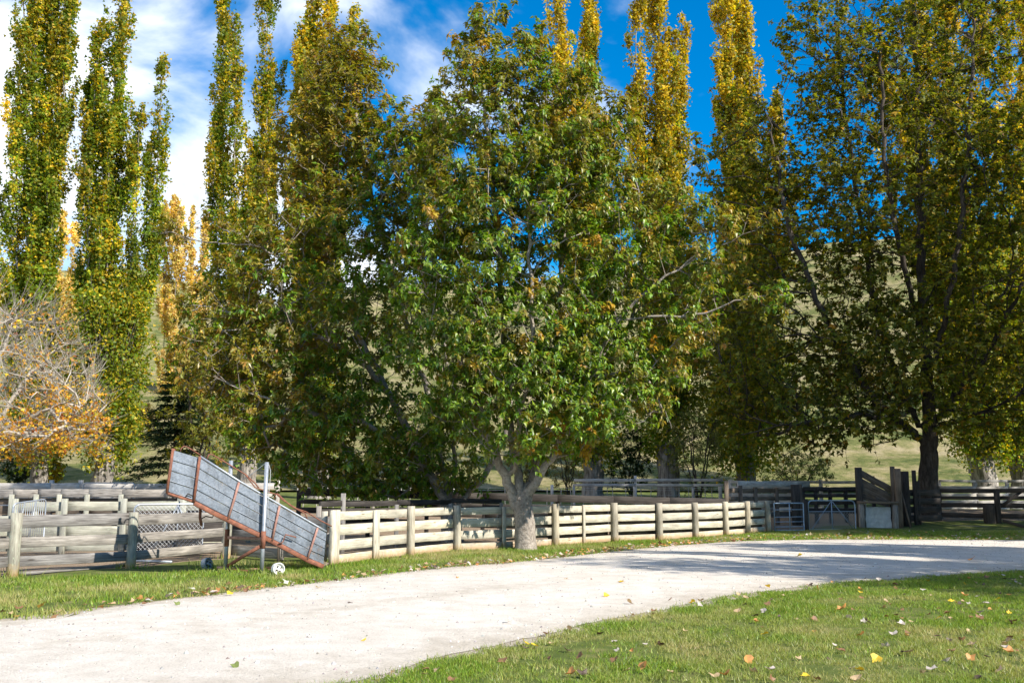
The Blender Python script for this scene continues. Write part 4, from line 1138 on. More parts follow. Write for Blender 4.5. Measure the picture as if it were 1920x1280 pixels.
# back wire fence with battens and a silvered top rail
wp = [gp(px, 49.0, .72) for px in (560, 700, 850, 1035, 1190, 1350, 1480)]
wfz = empty('wire_fence', wp[3], 'wire fence with thin pale battens in front of the gnarled poplars', 'fence')
for a_, b_ in zip(wp[:-1], wp[1:]):
    nb = 7
    for q in range(nb):
        f = (q + rng.uniform(.2, .8)) / nb; c_ = a_.lerp(b_, f)
        beam(wfz, 'batten', c_ + Vector((0, 0, .05)), c_ + Vector((rng.normal(0, .08), 0, 1.02)), rect4(.05, .03), M['silver'], 1, 0, up=Vector((0, -1, 0)))
for k, z in enumerate((.2, .42, .65, .88, 1.0)):
    pipe(wfz, 'wire', [p_ + Vector((0, .02, z)) for p_ in wp], .006, M['wire'], 4)
for q in wp: square_post(wfz, q, 1.15, .14, .14, M['silver'])
tp = [gp(1076, 48.2, .7), gp(1192, 48.2, .7), gp(1300, 48.3, .7), gp(1356, 48.3, .7)]
tr = empty('rail_fence', tp[1], 'silvery two-rail fence with a bright top rail behind the dark race', 'fence')
rails(tr, tp, [(1.32, 1.46), (1.08, 1.2)], .05, M['silver'], 0, 'rail', .008)
for q in tp[:3]: square_post(tr, q + Vector((0, .06, 0)), 1.6 if q is tp[1] else 1.2, .12, .1, M['silver'])

# tall yards by the gates
yp = [gp(1362, 38.6, 0), gp(1388, 40, 0), gp(1416, 41.4, 0), gp(1456, 42.6, 0), gp(1500, 43.2, 0)]
ya = empty('rail_fence', yp[1], 'tall grey slatted yard fence running back from the gates', 'fence')
rails(ya, yp, [(.5, .72), (.9, 1.06), (1.2, 1.36), (1.5, 1.68)], .045, M['brown'], .05, 'rail', .01)  # brown instead of grey timber, so the shade is in the colour
rails(ya, [yp[1] + Vector((0, .5, 0)), gp(1518, 44.0, 0)], [(1.76, 2.0)], .06, M['silver'], .0, 'top_board', .02)
for q, h_ in zip(yp, (1.98, 1.8, 1.75, 1.72, 1.86)): square_post(ya, q, h_, .15, .12, M['brown'])
square_post(ya, gp(1491, 42.6, 0), 1.85, .34, .16, M['dark'])
yp2 = [gp(1506, 43.4, 0), gp(1530, 43.5, 0), gp(1557, 43.6, 0), gp(1586, 43.7, 0), gp(1612, 43.8, 0)]
yb = empty('rail_fence', yp2[1], 'dark slatted pen fence behind the mesh gate', 'fence')
rails(yb, yp2, [(.62, .86), (1.0, 1.2), (1.3, 1.46), (1.58, 1.76)], .05, M['dark'], .0, 'rail', .012)
for q in yp2: square_post(yb, q + Vector((0, .08, 0)), 1.72, .15, .12, M['dark'])
yp3 = [gp(1370, 48, .5), gp(1450, 48, .5), gp(1540, 48, .5), gp(1620, 48, .5)]
yc = empty('rail_fence', yp3[1], 'sunlit silvered pen boards behind the tall yard fence', 'fence')
rails(yc, yp3, [(.1, .3), (.45, .62), (.78, .96), (1.1, 1.26), (1.42, 1.55)], .05, M['silver'], 0, 'board', .02)
for q in yp3: square_post(yc, q + Vector((0, .06, 0)), 1.6, .16, .12, M['silver'])

# dark rail fence at the far end
ep = [gp(1762, 44.6, 0), gp(1866, 43.4, 0), gp(1950, 43.0, 0), gp(2060, 42.4, 0)]
ef = empty('rail_fence', ep[1], 'dark four-rail fence beyond the big trunk with a leaning brace', 'fence')
rails(ef, ep, [(.42, .62), (.86, 1.06), (1.2, 1.35), (1.5, 1.68)], .05, M['dark'], 0, 'rail', .015)
square_post(ef, gp(1852, 43.3, 0), 1.0, .4, .3, M['dark'], 'stub_post')
for q in ep[1:]: square_post(ef, q + Vector((0, -.1, 0)), 1.62, .2, .16, M['dark'])
beam(ef, 'brace', ep[1] + Vector((.1, -.12, .9)), ep[1] + Vector((1.1, -.14, 1.6)), rect(.12, .05), M['dark'], 2)
beam(ef, 'fallen_rail', gp(1770, 43.0, .12), gp(1852, 41.8, .08), rect(.1, .08), M['grey'], 2)
beam(ef, 'fallen_rail', gp(1876, 42.6, .35), gp(1925, 41.6, .06), rect(.12, .08), M['dark'], 2)
ep2 = [gp(1762, 49.5, .5), gp(1830, 49.5, .5), gp(1890, 49.5, .5), gp(1990, 49.5, .5)]
eg = empty('board_fence', ep2[1], 'grey boards glimpsed behind the dark four-rail fence', 'fence')
rails(eg, ep2, [(.05, .3), (.4, .62), (.75, .95), (1.1, 1.3), (1.5, 1.62)], .05, M['silver'], 0, 'board', .02)
for q in ep2: square_post(eg, q + Vector((0, .06, 0)), 1.6, .16, .12, M['silver'])

# wooden loading ramp with its concrete block
lb = gp(1650, 41.6, 0)
lr = empty('loading_ramp', lb, 'old dark timber loading ramp with sloping boarded side and grey concrete block', 'ramp')
def lx(px, z, dy=0.0): 
    v = at(px, 917, 41.6 + dy); return Vector((v.x, 41.6 + dy, z))
square_post(lr, lx(1611, 0, .1), 2.55, .24, .2, M['dark'])
square_post(lr, lx(1675, 0, .2), 2.6, .16, .14, M['brown'])
square_post(lr, lx(1683.5, 0, .0), 2.5, .24, .2, M['brown'])
square_post(lr, lx(1698, 0, .6), 2.4, .26, .2, M['dark'])
square_post(lr, lx(1715, 0, .9), 2.45, .14, .14, M['dark'])
square_post(lr, lx(1722, 0, 1.1), 2.0, .1, .1, M['dark'])
square_post(lr, lx(1637, 0, .5), 2.2, .14, .12, M['dark'])
for z0, z1 in ((2.36, 1.62), (2.02, 1.30), (1.72, 1.0), (1.42, .98)):
    beam(lr, 'side_board', lx(1611, z0, .24), lx(1672, z1, .55), rect(.27, .05), M['brown'], 4, .006)
for z0 in (.45, .8, 1.15, 1.5):
    beam(lr, 'back_board', lx(1690, z0, .8), lx(1762, z0, 1.4), rect(.26, .05), M['dark'], 3, .006)
beam(lr, 'cap_beam', lx(1608, 1.13, -.12), lx(1682, 1.10, -.12), rect(.1, .3), M['brown'], 3)
square_post(lr, lx(1613, 0, -.1), 1.07, .2, .2, M['grey'])
square_post(lr, lx(1675.5, 0, -.12), 1.05, .2, .18, M['grey'])
beam(lr, 'prop', lx(1704, .02, -.2), lx(1690, 1.5, .1), rect(.1, .05), M['brown'], 2)
x0, x1 = lx(1620.5, 0).x, lx(1667, 0).x
bw, bh, bd = (x1 - x0), .93, .8
gN = 9
pts = []; faces = []
cb = np.array([[x0, 41.55, 0], [x1, 41.55, 0], [x1, 41.55 + bd, 0], [x0, 41.55 + bd, 0]])
Vc = []
for z in np.linspace(0, bh, 5):
    for k in range(4):
        for s in np.linspace(0, 1, 6, endpoint=False):
            q = cb[k] * (1 - s) + cb[(k + 1) % 4] * s
            Vc.append(q + np.array([0, 0, z]) + rng.normal(0, .012, 3))
n_ = 24
Qc = [(i * n_ + k, i * n_ + (k + 1) % n_, (i + 1) * n_ + (k + 1) % n_, (i + 1) * n_ + k) for i in range(4) for k in range(n_)]
obj_np('concrete_block', np.array(Vc), [np.array(Qc), np.array([[4 * n_ + k for k in range(n_)]])], M['concrete'], lr, None, False, origin=(x0, 41.55, 0))
for x_ in (x0 - .05, x1 + .05):
    beam(lr, 'bearer', Vector((x_, 41.62, 0)), Vector((x_, 41.62, 1.02)), rect(.08, .1), M['dark'], 2)

# steel gates
def chain_link(parent, p00, p10, h, step, r, name='mesh'):
    """diamond wire mesh in the upright rectangle from p00 to p10"""
    d = (p10 - p00); w = d.length; d.normalize(); parts = []
    def clip(s0):
        for sg in (1, -1):
            a0, a1 = (s0, 0.0), (s0 + sg * h, h)
            xa, xb = a0[0], a1[0]
            lo, hi = 0.0, w
            ts = [0, 1]
            dx = xb - xa
            t0, t1 = (lo - xa) / dx, (hi - xa) / dx
            t0, t1 = max(0, min(t0, t1)), min(1, max(t0, t1))
            if t1 - t0 > .02:
                A_ = p00 + d * (xa + dx * t0) + Vector((0, 0, h * t0)); B_ = p00 + d * (xa + dx * t1) + Vector((0, 0, h * t1))
                V_, Q_ = pipe_path([list(A_), list(B_)], r, 3); parts.append((V_, [Q_]))
    s = -h
    while s < w + h:
        clip(s); s += step
    V_, F_ = join(parts)
    o = obj_np(name, V_, F_, M['wire'], parent, origin=p00); o['kind'] = 'stuff'
    return o
def tube_frame(parent, a_, b_, h, r, mat, rc=.12, name='frame'):
    d = (b_ - a_); w = d.length; d.normalize(); pts = [a_, a_ + Vector((0, 0, h - rc))]
    for q in range(1, 5):
        t = q / 4 * math.pi / 2
        pts.append(a_ + d * (rc - rc * math.cos(t)) + Vector((0, 0, h - rc + rc * math.sin(t))))
    for q in range(0, 5):
        t = q / 4 * math.pi / 2
        pts.append(b_ - d * (rc - rc * math.sin(t)) + Vector((0, 0, h - rc + rc * math.cos(t))))
    pts += [b_, a_ + d * .001]
    return pipe(parent, name, pts, r, mat, 7)
ga, gb = ground(1453, 997) + Vector((0, 0, .06)), ground(1508, 996) + Vector((0, 0, .06))
g1 = empty('steel_gate', ga, 'blue-grey tubular steel gate with five bars at the end of the pale fence', 'gate')
tube_frame(g1, ga, gb, 1.05, .026, M['blue_steel'], .03)
for z in (.14, .33, .52, .8): pipe(g1, 'bar', [ga + Vector((0, 0, z)), gb + Vector((0, 0, z))], .016, M['blue_steel'], 6)
pipe(g1, 'upright', [ga.lerp(gb, .52), ga.lerp(gb, .52) + Vector((0, 0, 1.05))], .02, M['blue_steel'], 6)
ga, gb = ground(1517, 995) + Vector((0, 0, .05)), ground(1605, 994) + Vector((0, 0, .05))
g2 = empty('steel_gate', ga, 'blue-grey mesh gate with crossed braces in front of the dark pen', 'gate')
tube_frame(g2, ga, gb, 1.15, .026, M['blue_steel'], .18)
pipe(g2, 'bar', [ga + Vector((0, 0, .72)), gb + Vector((0, 0, .72))], .014, M['blue_steel'], 6)
pipe(g2, 'upright', [ga.lerp(gb, .5), ga.lerp(gb, .5) + Vector((0, 0, 1.15))], .02, M['blue_steel'], 6)
pipe(g2, 'brace', [ga.lerp(gb, .06) + Vector((0, -.02, .02)), ga.lerp(gb, .48) + Vector((0, -.02, 1.1))], .014, M['blue_steel'], 6)
pipe(g2, 'brace', [ga.lerp(gb, .95) + Vector((0, -.02, .02)), ga.lerp(gb, .52) + Vector((0, -.02, 1.1))], .014, M['blue_steel'], 6)
chain_link(g2, ga, gb, .7, .12, .004)
square_post(g2, ground(1512.5, 995), 1.25, .16, .14, M['dark'], 'gate_post')
# galvanised mesh gate in the near yard
ga, gb = gp(254, 23.6, .22), gp(384, 24.6, .22)
g3 = empty('mesh_gate', ga, 'galvanised tube gate with diamond mesh behind the grey rail fence', 'gate')
tube_frame(g3, ga, gb, 1.08, .024, M['galv_pipe'], .14)
mid = ga.lerp(gb, .62)
pipe(g3, 'upright', [mid, mid + Vector((0, 0, 1.06))], .016, M['galv_pipe'], 6)
pipe(g3, 'brace', [ga.lerp(gb, .3) + Vector((0, -.03, .05)), mid + Vector((0, -.03, 1.05))], .016, M['galv_pipe'], 6)
pipe(g3, 'brace', [ga.lerp(gb, .95) + Vector((0, -.03, .05)), mid + Vector((0, -.03, 1.05))], .016, M['galv_pipe'], 6)
chain_link(g3, ga, gb, 1.06, .1, .004)
pn = empty('dark_panel', gp(320, 26.0, 0), 'dark board panel behind the galvanised mesh gate', 'fence')
rails(pn, [gp(262, 25.0, 0), gp(330, 25.3, 0), gp(420, 25.7, 0)], [(.1, .32), (.34, .57), (.59, .82), (.84, 1.08)], .03, M['dark'], 0, 'board', .004)
# leaning hurdle
ga, gb = gp(27, 23.4, .32), gp(88, 24.3, .42)
g4 = empty('mesh_hurdle', ga, 'small galvanised mesh hurdle leaning behind the grey rails', 'hurdle')
tube_frame(g4, ga, gb, 1.0, .02, M['galv_pipe'], .1)
for k in range(14):
    c_ = ga.lerp(gb, (k + .7) / 15); pipe(g4, 'bar', [c_, c_ + Vector((0, 0, .98))], .007, M['galv_pipe'], 4)
for s in (.35, .7): pipe(g4, 'brace', [ga.lerp(gb, s - .2), ga.lerp(gb, s) + Vector((0, -.02, 1.0))], .014, M['galv_pipe'], 5)
# galvanised rail gate far back
ga, gb = gp(156, 42.5, .6), gp(252, 42.5, .6)
g5 = empty('steel_gate', ga, 'thin galvanised gate along the back rail below the poplar', 'gate')
tube_frame(g5, ga, gb, 1.32, .025, M['galv_pipe'], .12)
for z in (.3, .6, .9, 1.1): pipe(g5, 'bar', [ga + Vector((0, 0, z)), gb + Vector((0, 0, z))], .012, M['galv_pipe'], 5)

# ------------------------------------------------------------------ portable sheep-loading ramp
def cy(px): return 19.35 + (px - 314) / 292 * 1.7
def cpt(px, py, far=0.0): return at(px, py, cy(px) + far)
root = empty('loading_chute', ground(450, 1066), 'tilted portable loading ramp with galvanised sheet sides and rusty red frame', 'loading ramp')
bays_top = [(325.5, 843.5), (375.5, 858.5), (449, 905), (525, 949), (596, 990), (612, 999)]
bays_bot = [(314, 921.5), (364.5, 937.5), (428.5, 970), (511, 1010), (577, 1045), (606, 1057)]
WD = .72
def sheet(a0, a1, b0, b1, far):
    """one folded strip between lower edge a0-a1 and upper edge b0-b1"""
    a0, a1, b0, b1 = map(Vector, (a0, a1, b0, b1))
    d = (a1 - a0).normalized(); up_ = (b0 - a0); n_ = d.cross(up_).normalized()
    if n_.y > 0: n_ = -n_
    prof = [(0.0, 0.0), (.03, .016), (.10, .016), (.13, .002), (1.0, 0.0), (1.0, -.006), (0.0, -.006)]
    Vv = []
    for s, t in ((0, 0), (1, 1)):
        A_, B_ = (a0, b0) if s == 0 else (a1, b1)
        for (u, o_) in prof: Vv.append(list(A_.lerp(B_, u) + n_ * (o_ + rng.normal(0, .0015))))
    k = len(prof)
    Qq = [(i, (i + 1) % k, k + (i + 1) % k, k + i) for i in range(k)]
    return np.array(Vv), [np.array(Qq)], a0
for far in (0.0, WD):
    for i in range(5):
        for j in range(4):
            f0, f1 = j / 4 + .004, (j + 1) / 4 - .004
            A0 = cpt(*bays_bot[i], far).lerp(cpt(*bays_top[i], far), f0); A1 = cpt(*bays_bot[i + 1], far).lerp(cpt(*bays_top[i + 1], far), f0)
            B0 = cpt(*bays_bot[i], far).lerp(cpt(*bays_top[i], far), f1); B1 = cpt(*bays_bot[i + 1], far).lerp(cpt(*bays_top[i + 1], far), f1)
            V_, F_, o_ = sheet(A0, A1, B0, B1, far)
            obj_np('side_sheet', V_, F_, M['galv'], root, origin=o_)
    mats = [M['rust'], M['rust'], M['rust_pale'], M['rust_pale'], M['rust_pale']]
    for i in range(5):
        off = Vector((0, -.03 if far == 0 else .03, 0))
        beam(root, 'frame_upright', cpt(*bays_bot[i], far) + off + Vector((0, 0, -.03)), cpt(*bays_top[i], far) + off + Vector((0, 0, .03 if i < 2 else .01)), rect(.05 if i > 1 else .065, .04), mats[i], 2, .002, up=Vector((0, -1, 0)))
    # top rails
    T_ = [cpt(x_, y_ - 3, far) for x_, y_ in bays_top[1:]]
    pipe(root, 'top_rail', T_, .024, M['galv_pipe'], 7)
    for i in range(1, 5):
        beam(root, 'bottom_rail', cpt(*bays_bot[i], far) + Vector((0, -.012, -.05)), cpt(*bays_bot[i + 1], far) + Vector((0, -.012, -.05)), rect(.09, .06), M['rust'], 2, .002)
    beam(root, 'bottom_rail', cpt(*bays_bot[0], far) + Vector((0, 0, -.03)), cpt(*bays_bot[1], far) + Vector((0, 0, -.03)), rect(.045, .05), M['rust'], 2, .002)
# floor planks across
FB = [np.array(list(cpt(x_, y_))) for x_, y_ in bays_bot]
fl = catmull(np.array(FB), 7)
for q in range(0, len(fl) - 1):
    a_, b_ = Vector(fl[q]), Vector(fl[q + 1]); c_ = (a_ + b_) / 2
    beam(root, 'floor_plank', c_ + Vector((0, .02, -.05)), c_ + Vector((0, WD - .02, -.05)), rect4((b_ - a_).length * .93, .035), M['brown'], 1, .003, up=(b_ - a_).normalized())
# red guide pipes along the top
def gpipe(pl, far, nm='guide_pipe'):
    pipe(root, nm, [cpt(x_, y_, far) for x_, y_ in pl], .013, M['rust'], 6)
gpipe([(338, 846), (340, 840), (345, 836), (352, 838), (376, 853)], WD)
gpipe([(388, 862), (391, 853), (396, 851), (404, 855), (460, 889), (478, 905), (485, 914)], WD)
gpipe([(460, 889), (478, 913), (512, 925), (518, 926), (520, 925), (545, 948), (572, 962), (576, 972)], WD)
gpipe([(513, 938), (518, 926), (530, 937), (556, 953), (574, 959)], WD)
gpipe([(574, 959), (600, 975), (622, 986)], WD, 'loose_wire')
# two legs, struts, skid, wheels
pn_b = gp(496, cy(496) - .10, 0); pf_b = gp(428.5, cy(430) + WD + .08, 0)
pn_t = at(500.5, 866, pn_b.y); pf_t = at(433.5, 863, pf_b.y)
for nb_, nt_ in ((pn_b, pn_t), (pf_b, pf_t)):
    pipe(root, 'leg', [nb_, nb_.lerp(nt_, .22), nt_], .042, M['galv_pipe'], 10)
    lo, hi = nb_.lerp(nt_, .22), nb_.lerp(nt_, .375)
    pipe(root, 'leg_sleeve', [lo, hi], .05, M['rust'], 10)
pipe(root, 'stay_wire', [pn_t, cpt(466, 893, WD), cpt(455, 898, WD)], .007, M['galv_pipe'], 5)
pipe(root, 'loose_rope', [pn_t + Vector((.03, 0, -.02)), pn_t + Vector((.08, 0, -.25)), pn_t + Vector((.05, 0, -.9)), pn_t + Vector((.1, .1, -1.3))], .006, M['wire'], 5, sub=4)
beam(root, 'skid_bar', ground(407, 1066.5) + Vector((0, 0, .03)), ground(512, 1071.5) + Vector((0, 0, .03)), rect(.06, .06), M['rust_pale'], 2)
beam(root, 'skid_bar', pf_b + Vector((0, 0, .03)), pn_b + Vector((0, .05, .03)), rect(.05, .05), M['rust'], 2)
beam(root, 'strut', pf_b + Vector((.05, 0, .1)), pn_b + Vector((-.05, 0, .52)), rect(.06, .05), M['rust'], 2)
beam(root, 'axle', pf_b.lerp(pf_t, .30), pn_b.lerp(pn_t, .31), rect(.06, .06), M['rust_pale'], 2)
pipe(root, 'winch_handle', [cpt(524, 1018) + Vector((0, -.08, 0)), cpt(532, 1016) + Vector((0, -.1, 0)), cpt(538, 1001) + Vector((0, -.12, 0)), cpt(558, 1006) + Vector((0, -.14, 0))], .014, M['rust'], 6)
pipe(root, 'hook', [cpt(350, 931) + Vector((0, -.05, 0)), cpt(354, 925) + Vector((0, -.06, 0)), cpt(363, 929) + Vector((0, -.06, 0))], .012, M['dark'], 6)
pipe(root, 'drawbar', [cpt(376, 948, .3), cpt(375, 970, .3), cpt(378, 985, .3)], .03, M['rust'], 6)
pipe(root, 'loose_wire', [cpt(378, 972, .3), cpt(386, 967, .3), cpt(398, 970, .3), cpt(402, 962, .3)], .012, M['dark'], 6)
def wheel(c_, r_, ax, mat, label):
    """dished wheel disc: rim, dish and hub as one turned shape"""
    ax = Vector(ax).normalized(); fr = frame_for(ax)
    prof = [(-.05, 0), (-.05, .55), (-.06, .86), (-.06, 1.0), (.05, 1.0), (.055, .88), (.01, .8), (.0, .5), (.03, .3), (.045, .18), (.045, 0)]
    Vv, Qq = [], []; n_ = 20
    for (h_, rr) in prof:
        for k in range(n_):
            t = 2 * math.pi * k / n_
            Vv.append(list(c_ + fr @ Vector((h_, rr * r_ * math.cos(t), rr * r_ * math.sin(t)))))
    for i in range(len(prof) - 1):
        for k in range(n_): Qq.append((i * n_ + k, i * n_ + (k + 1) % n_, (i + 1) * n_ + (k + 1) % n_, (i + 1) * n_ + k))
    w_ = obj_np('wheel', np.array(Vv), [np.array(Qq)], mat, root, None, False, origin=c_); w_['label'] = label
    for k in range(4):
        t = k * math.pi / 2 + .4
        p_ = c_ + fr @ Vector((.02, .42 * r_ * math.cos(t), .42 * r_ * math.sin(t)))
        beam(w_, 'wheel_bolt', p_ - ax * .01, p_ + ax * .035, circ(.016, 6), M['dark'], 1, 0)
wc = ground(521, 1077); wheel(wc + Vector((0, 0, .11)), .12, (.62, -.78, .12), M['white_paint'], 'chalky white wheel')
wc = ground(388, 1064); wheel(wc + Vector((0, 0, .08)), .13, (.9, -.4, .25), M['grey_metal'], 'dull grey wheel half sunk in grass')
pipe(root, 'axle', [ground(500, 1071) + Vector((0, 0, .08)), ground(521, 1077) + Vector((-.03, .03, .13))], .025, M['rust'], 6)
# galvanised bar lying in the grass
br = pipe(None, 'loose_pipe', [ground(250, 1056) + Vector((0, 0, .06)), ground(322, 1058) + Vector((0, 0, .06))], .03, M['galv_pipe'], 8)
tag(br, 'short galvanised pipe lying on the ground behind the grey post', 'pipe')

# ------------------------------------------------------------------ grass and fallen leaves
def near_y(x): return edge_y(nearE, x)
def far_y(x): return edge_y(farE, x)
def in_view(x, y, margin=.6):
    return (np.abs(x) < y * 960 / FPX + margin)
def blades(name, P, h, w, pal, mat, label, lean=.45):
    n = len(P); az = rng.uniform(0, 2 * np.pi, n)
    h = h * rng.uniform(.5, 1.3, n); w = w * rng.uniform(.7, 1.3, n)
    ld = rng.uniform(0, 2 * np.pi, n); ll = h * np.abs(rng.normal(0, lean, n))
    lv = np.column_stack([np.cos(ld), np.sin(ld), np.zeros(n)]) * ll[:, None]
    sv = np.column_stack([np.cos(az), np.sin(az), np.zeros(n)]) * w[:, None] / 2
    up_ = np.column_stack([np.zeros(n), np.zeros(n), h])
    V = np.stack([P - sv * 1.2, P + sv * 1.2, P + up_ * .92 + lv], 1).reshape(-1, 3)
    F = [np.arange(n * 3).reshape(-1, 3)]
    c_ = pick(pal, n, .2)
    patch = vnoise(P[:, 0], P[:, 1], .6, 11) * .5 + vnoise(P[:, 0], P[:, 1], 1.9, 12) * .6
    dry = np.array([.44, .37, .18])
    f = np.clip(.14 + .62 * patch, 0, .95)[:, None] * rng.uniform(.3, 1.3, (n, 1))
    c_ = c_ * (1 - f) + dry * f
    o = obj_np(name, V, F, mat, None, np.repeat(c_, 3, axis=0))
    tag(o, label, 'grass', kind='stuff')
    return o
GR = [((.16, .255, .025), 3), ((.21, .30, .035), 3), ((.10, .17, .02), 2.4), ((.32, .34, .08), 1.3)]
# foreground lawn
n = 1050000
y = 8.0 + 15 * rng.random(n) ** 1.5; x = rng.uniform(-3.5, 14, n)
ok = (y < near_y(x) + .12 * rng.normal(0, 1, n)) & in_view(x, y)
thin = smooth(0, .5, near_y(x) - y) * .75 + .25
tuft = np.clip(.5 + .42 * vnoise(x, y, .16, 21) + .34 * vnoise(x, y, .55, 22), .06, 1)
ok &= rng.random(n) < thin * tuft
P = np.column_stack([x[ok], y[ok], np.zeros(ok.sum())])[:190000]
blades('lawn_grass', P, .052, .0085, GR, M['grass'], 'short green mown grass of the roadside lawn', .8)
# verge beyond the road
n = 420000
x = rng.uniform(-11.5, 22, n); t = rng.random(n)
y = far_y(x) - .1 + t * 7.5
fence_y = np.interp(x, [p_.x for p_ in GFP] + [sf[2].x] + [p_.x for p_ in WFP] + [14, 22], [p_.y for p_ in GFP] + [sf[2].y] + [p_.y for p_ in WFP] + [41.5, 43])
inside = smooth(-.1, .5, y - fence_y)
ok = in_view(x, y) & (rng.random(n) < (1 - .93 * inside)) & (rng.random(n) < .2 + .8 * smooth(0, .7, y - far_y(x)))
ok &= rng.random(n) < np.clip(.6 + .4 * vnoise(x, y, .22, 23) + .25 * vnoise(x, y, .9, 24), .06, 1)
P = np.column_stack([x[ok], y[ok], np.zeros(ok.sum())])[:115000]
blades('verge_grass', P, .085, .014, GR, M['grass'], 'rough green grass of the verge along the fences', .6)
# long tufts at the foot of posts and under the ramp
tuf = []
for p_ in WFP + GFP + [pn_b, pf_b, wc, ground(470, 1062), ground(450, 1058), ground(400, 1060), ground(545, 1062), ground(590, 1066)]:
    k = rng.integers(25, 70); tuf.append(np.array([p_.x, p_.y, 0]) + np.column_stack([rng.normal(0, .2, k), rng.normal(-.05, .13, k), np.zeros(k)]))
blades('grass_tufts', np.concatenate(tuf), .18, .016, GR, M['grass'], 'long grass tufts at the feet of posts and ramp', .5)

# fallen leaves
PALES = {'tan': (.42, .30, .17), 'brown': (.22, .115, .055), 'grey': (.46, .40, .35), 'orange': (.5, .24, .07), 'yellow': (.68, .46, .03), 'dark': (.09, .06, .04), 'green': (.16, .2, .05)}
def curled(colr, seed):
    r_ = np.random.default_rng(seed)
    out_ = [(0, 0), (.16, .42), (.45, .5), (.6, .24), (1, 0), (.62, -.22), (.42, -.5), (.14, -.4)]
    Vv = [(.42, 0, .0)] + [(u, v, 0) for u, v in out_]
    Vv = np.array(Vv, float); Vv[:, 0] -= .45
    cu, cv = r_.uniform(.2, .8), r_.uniform(.3, 1.1)
    Vv[:, 2] = cu * Vv[:, 0] ** 2 + cv * Vv[:, 1] ** 2 + r_.normal(0, .05, len(Vv))
    F = np.array([(0, k, k % 8 + 1) for k in range(1, 9)])
    cc = np.array(colr) * r_.uniform(.75, 1.2, (len(Vv), 1))
    return mesh_np('fallen_leaf', Vv, F, M['leaf_dry'], cc)
LM = {k: [curled(c_, 40 + 7 * i + j) for j in range(4)] for i, (k, c_) in enumerate(PALES.items())}
def fallen(x, y, kind, size, label, group):
    o = bpy.data.objects.new('fallen_leaf', LM[kind][rng.integers(4)])
    link(o); o.location = (x, y, .02 + size * .12)
    o.rotation_euler = (rng.normal(0, .35), rng.normal(0, .35), rng.uniform(0, 6.28)); size *= .75; o.scale = (size,) * 3
    tag(o, label, 'leaf', group)
    return o
for px, py, kd, s, lab in [(683, 1205, 'yellow', .1, 'yellow leaf lying alone on the near stretch of gravel'), (1136, 1121, 'yellow', .15, 'bright yellow leaf on the gravel beside the branch shadow tip'),
        (1181, 1134, 'tan', .17, 'flat tan leaf on the gravel near the lawn edge'), (1258, 1127, 'brown', .12, 'brown leaf in the thin branch shadow on gravel'),
        (952, 1170, 'grey', .13, 'grey curled leaf in the middle of the gravel'), (655, 1135, 'dark', .12, 'dark leaf on the gravel before the pale fence'),
        (597, 1105, 'yellow', .13, 'yellow leaf on the gravel below the ramp wheel'), (440, 1254, 'green', .12, 'greenish leaf on the gravel at the bottom edge'),
        (1498, 1046, 'yellow', .26, 'large yellow leaf in the tree shade on the road'), (1822, 1052, 'orange', .26, 'orange leaf on the far bright stretch of road'),
        (1164, 1095, 'yellow', .16, 'yellow leaf at the tip of the thin shadow on gravel'), (1110, 1090, 'brown', .11, 'tiny brown leaf on gravel, right of the smaller one'), (1062, 1089, 'tan', .11, 'tiny tan leaf on gravel in front of the tree trunk'),
        (856, 1086, 'orange', .12, 'small orange leaf at the far edge of the gravel'), (331, 1136, 'green', .14, 'pale green leaf on gravel below the grey post'), (1440, 1103, 'yellow', .15, 'yellow leaf on the road close to the lawn edge'),
        (985, 1211, 'yellow', .15, 'upright bright yellow leaf at the lawn edge'), (1001, 1216, 'yellow', .13, 'yellow leaf lying flat beside the upright one'), (1642, 1243, 'yellow', .16, 'brightest yellow leaf on the lawn')]:
    p_ = ground(px, py); fallen(p_.x, p_.y, kd, s, lab, None)
kinds = ['tan', 'brown', 'grey', 'orange', 'tan', 'brown', 'grey', 'dark', 'tan', 'brown', 'grey', 'orange', 'brown', 'dark', 'yellow']
NAMES = {'tan': 'tan dry leaf', 'brown': 'brown curled leaf', 'grey': 'grey withered leaf', 'orange': 'orange-brown leaf', 'dark': 'dark rotting leaf', 'yellow': 'small yellow leaf'}
cnt = 0
while cnt < 190:
    yy = 8.9 + 11 * rng.random() ** 1.3; xx = rng.uniform(-2.5, 11)
    if yy > near_y(xx) - .05 or not in_view(xx, yy, -.1): continue
    if rng.random() > .35 + .65 * smooth(0, 5, xx): continue
    kd = kinds[rng.integers(len(kinds))]
    fallen(xx, yy, kd, rng.uniform(.07, .16), NAMES[kd] + ' among many lying on the mown lawn', NAMES[kd].replace('leaf', 'leaves') + ' on the lawn'); cnt += 1
cnt = 0
while cnt < 85:
    xx = rng.uniform(-9, 9); yy = far_y(xx) + rng.normal(.5, .45)
    if not in_view(xx, yy, -.1): continue
    kd = kinds[rng.integers(len(kinds))]
    fallen(xx, yy, kd, rng.uniform(.1, .2), NAMES[kd] + ' among the litter along the verge', NAMES[kd].replace('leaf', 'leaves') + ' on the verge'); cnt += 1
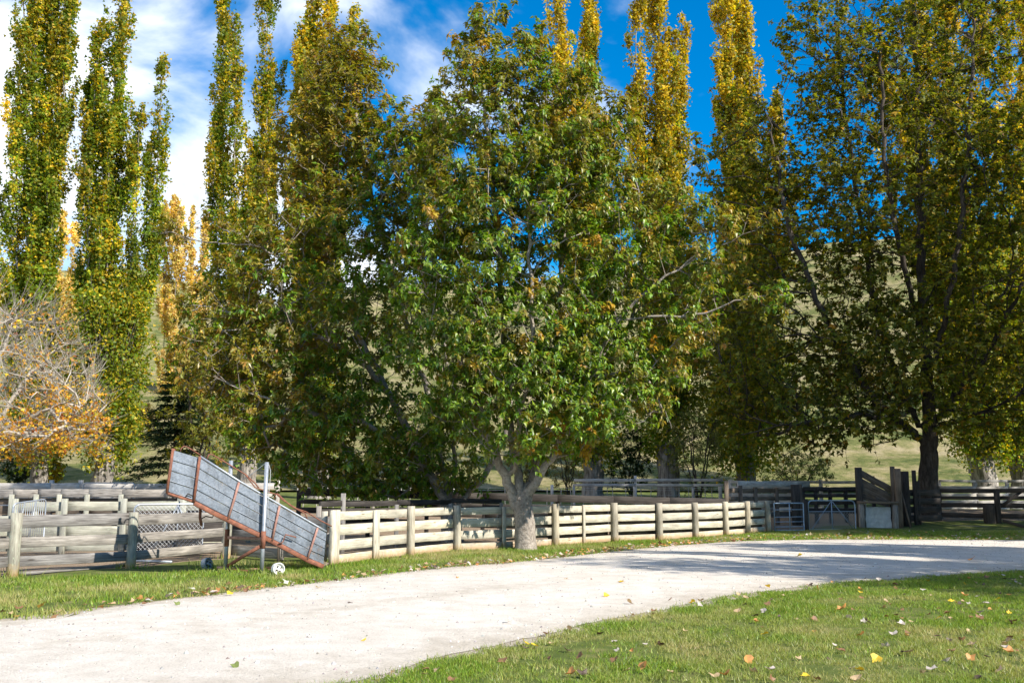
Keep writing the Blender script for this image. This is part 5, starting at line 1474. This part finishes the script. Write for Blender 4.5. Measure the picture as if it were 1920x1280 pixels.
# the rest of the litter along the verge and under the plane
n = 2600
x = rng.uniform(-9, 21, n); y = far_y(x) + np.abs(rng.normal(0, 1.0, n)) * np.where(x > 6, 3.0, .8) - .15
ok = in_view(x, y) & (rng.random(n) < np.clip(.3 + .06 * (x + 4), .12, 1)); x, y = x[ok], y[ok]; n = len(x)
D = np.column_stack([rng.normal(0, 1, n), rng.normal(0, 1, n), rng.normal(0, .3, n)])
Vl, Fl = leaf_mesh('maple', np.column_stack([x, y, np.full(n, .045)]), D, np.column_stack([rng.normal(0, .3, n), rng.normal(0, .3, n), np.ones(n)]), rng.uniform(.07, .17, n), rng.uniform(.06, .13, n))
lit = obj_np('leaf_litter', Vl, Fl, M['leaf_dry'], None, np.repeat(pick([(c_, 1) for c_ in (PALES['tan'], PALES['brown'], PALES['grey'], PALES['orange'])], n), 6, axis=0))
tag(lit, 'drift of dry leaves along the road edge', 'leaf litter', kind='stuff')
# pebbles loose on the gravel
n = 5000
x = rng.uniform(-9, 16, n); t = np.where(rng.random(n) < .45, rng.beta(.5, .5, n), rng.random(n)); y = near_y(x) * (1 - t) + far_y(x) * t
ok = in_view(x, y) & (y > 8); x, y, t = x[ok], y[ok], t[ok]; n = len(x)
base = np.array([(1, 0, -.2), (.3, .9, -.2), (-.8, .6, -.2), (-.8, -.6, -.2), (.3, -.9, -.2), (.1, .1, .75), (-.35, -.2, .6)])
Fp = np.array([(0, 1, 5), (1, 2, 5), (2, 6, 5), (2, 3, 6), (3, 4, 6), (4, 5, 6), (4, 0, 5)])
s = rng.lognormal(math.log(.011), .45, n); az = rng.uniform(0, 6.28, n)
ca, sa = np.cos(az), np.sin(az)
bx = base[None, :, 0] * ca[:, None] - base[None, :, 1] * sa[:, None]; by = base[None, :, 0] * sa[:, None] + base[None, :, 1] * ca[:, None]
Vp = np.stack([x[:, None] + bx * s[:, None], y[:, None] + by * s[:, None], .008 + .035 * np.sin(np.pi * t)[:, None] + base[None, :, 2] * s[:, None]], -1).reshape(-1, 3)
pb = obj_np('pebbles', Vp, (Fp[None] + (np.arange(n) * 7)[:, None, None]).reshape(-1, 3), M['leaf_dry'], None, np.repeat(pick([((.4, .38, .35), 2), ((.25, .23, .21), 2), ((.52, .5, .46), 2)], n), 7, axis=0))
tag(pb, 'loose pebbles on the gravel road', 'pebbles', kind='stuff')
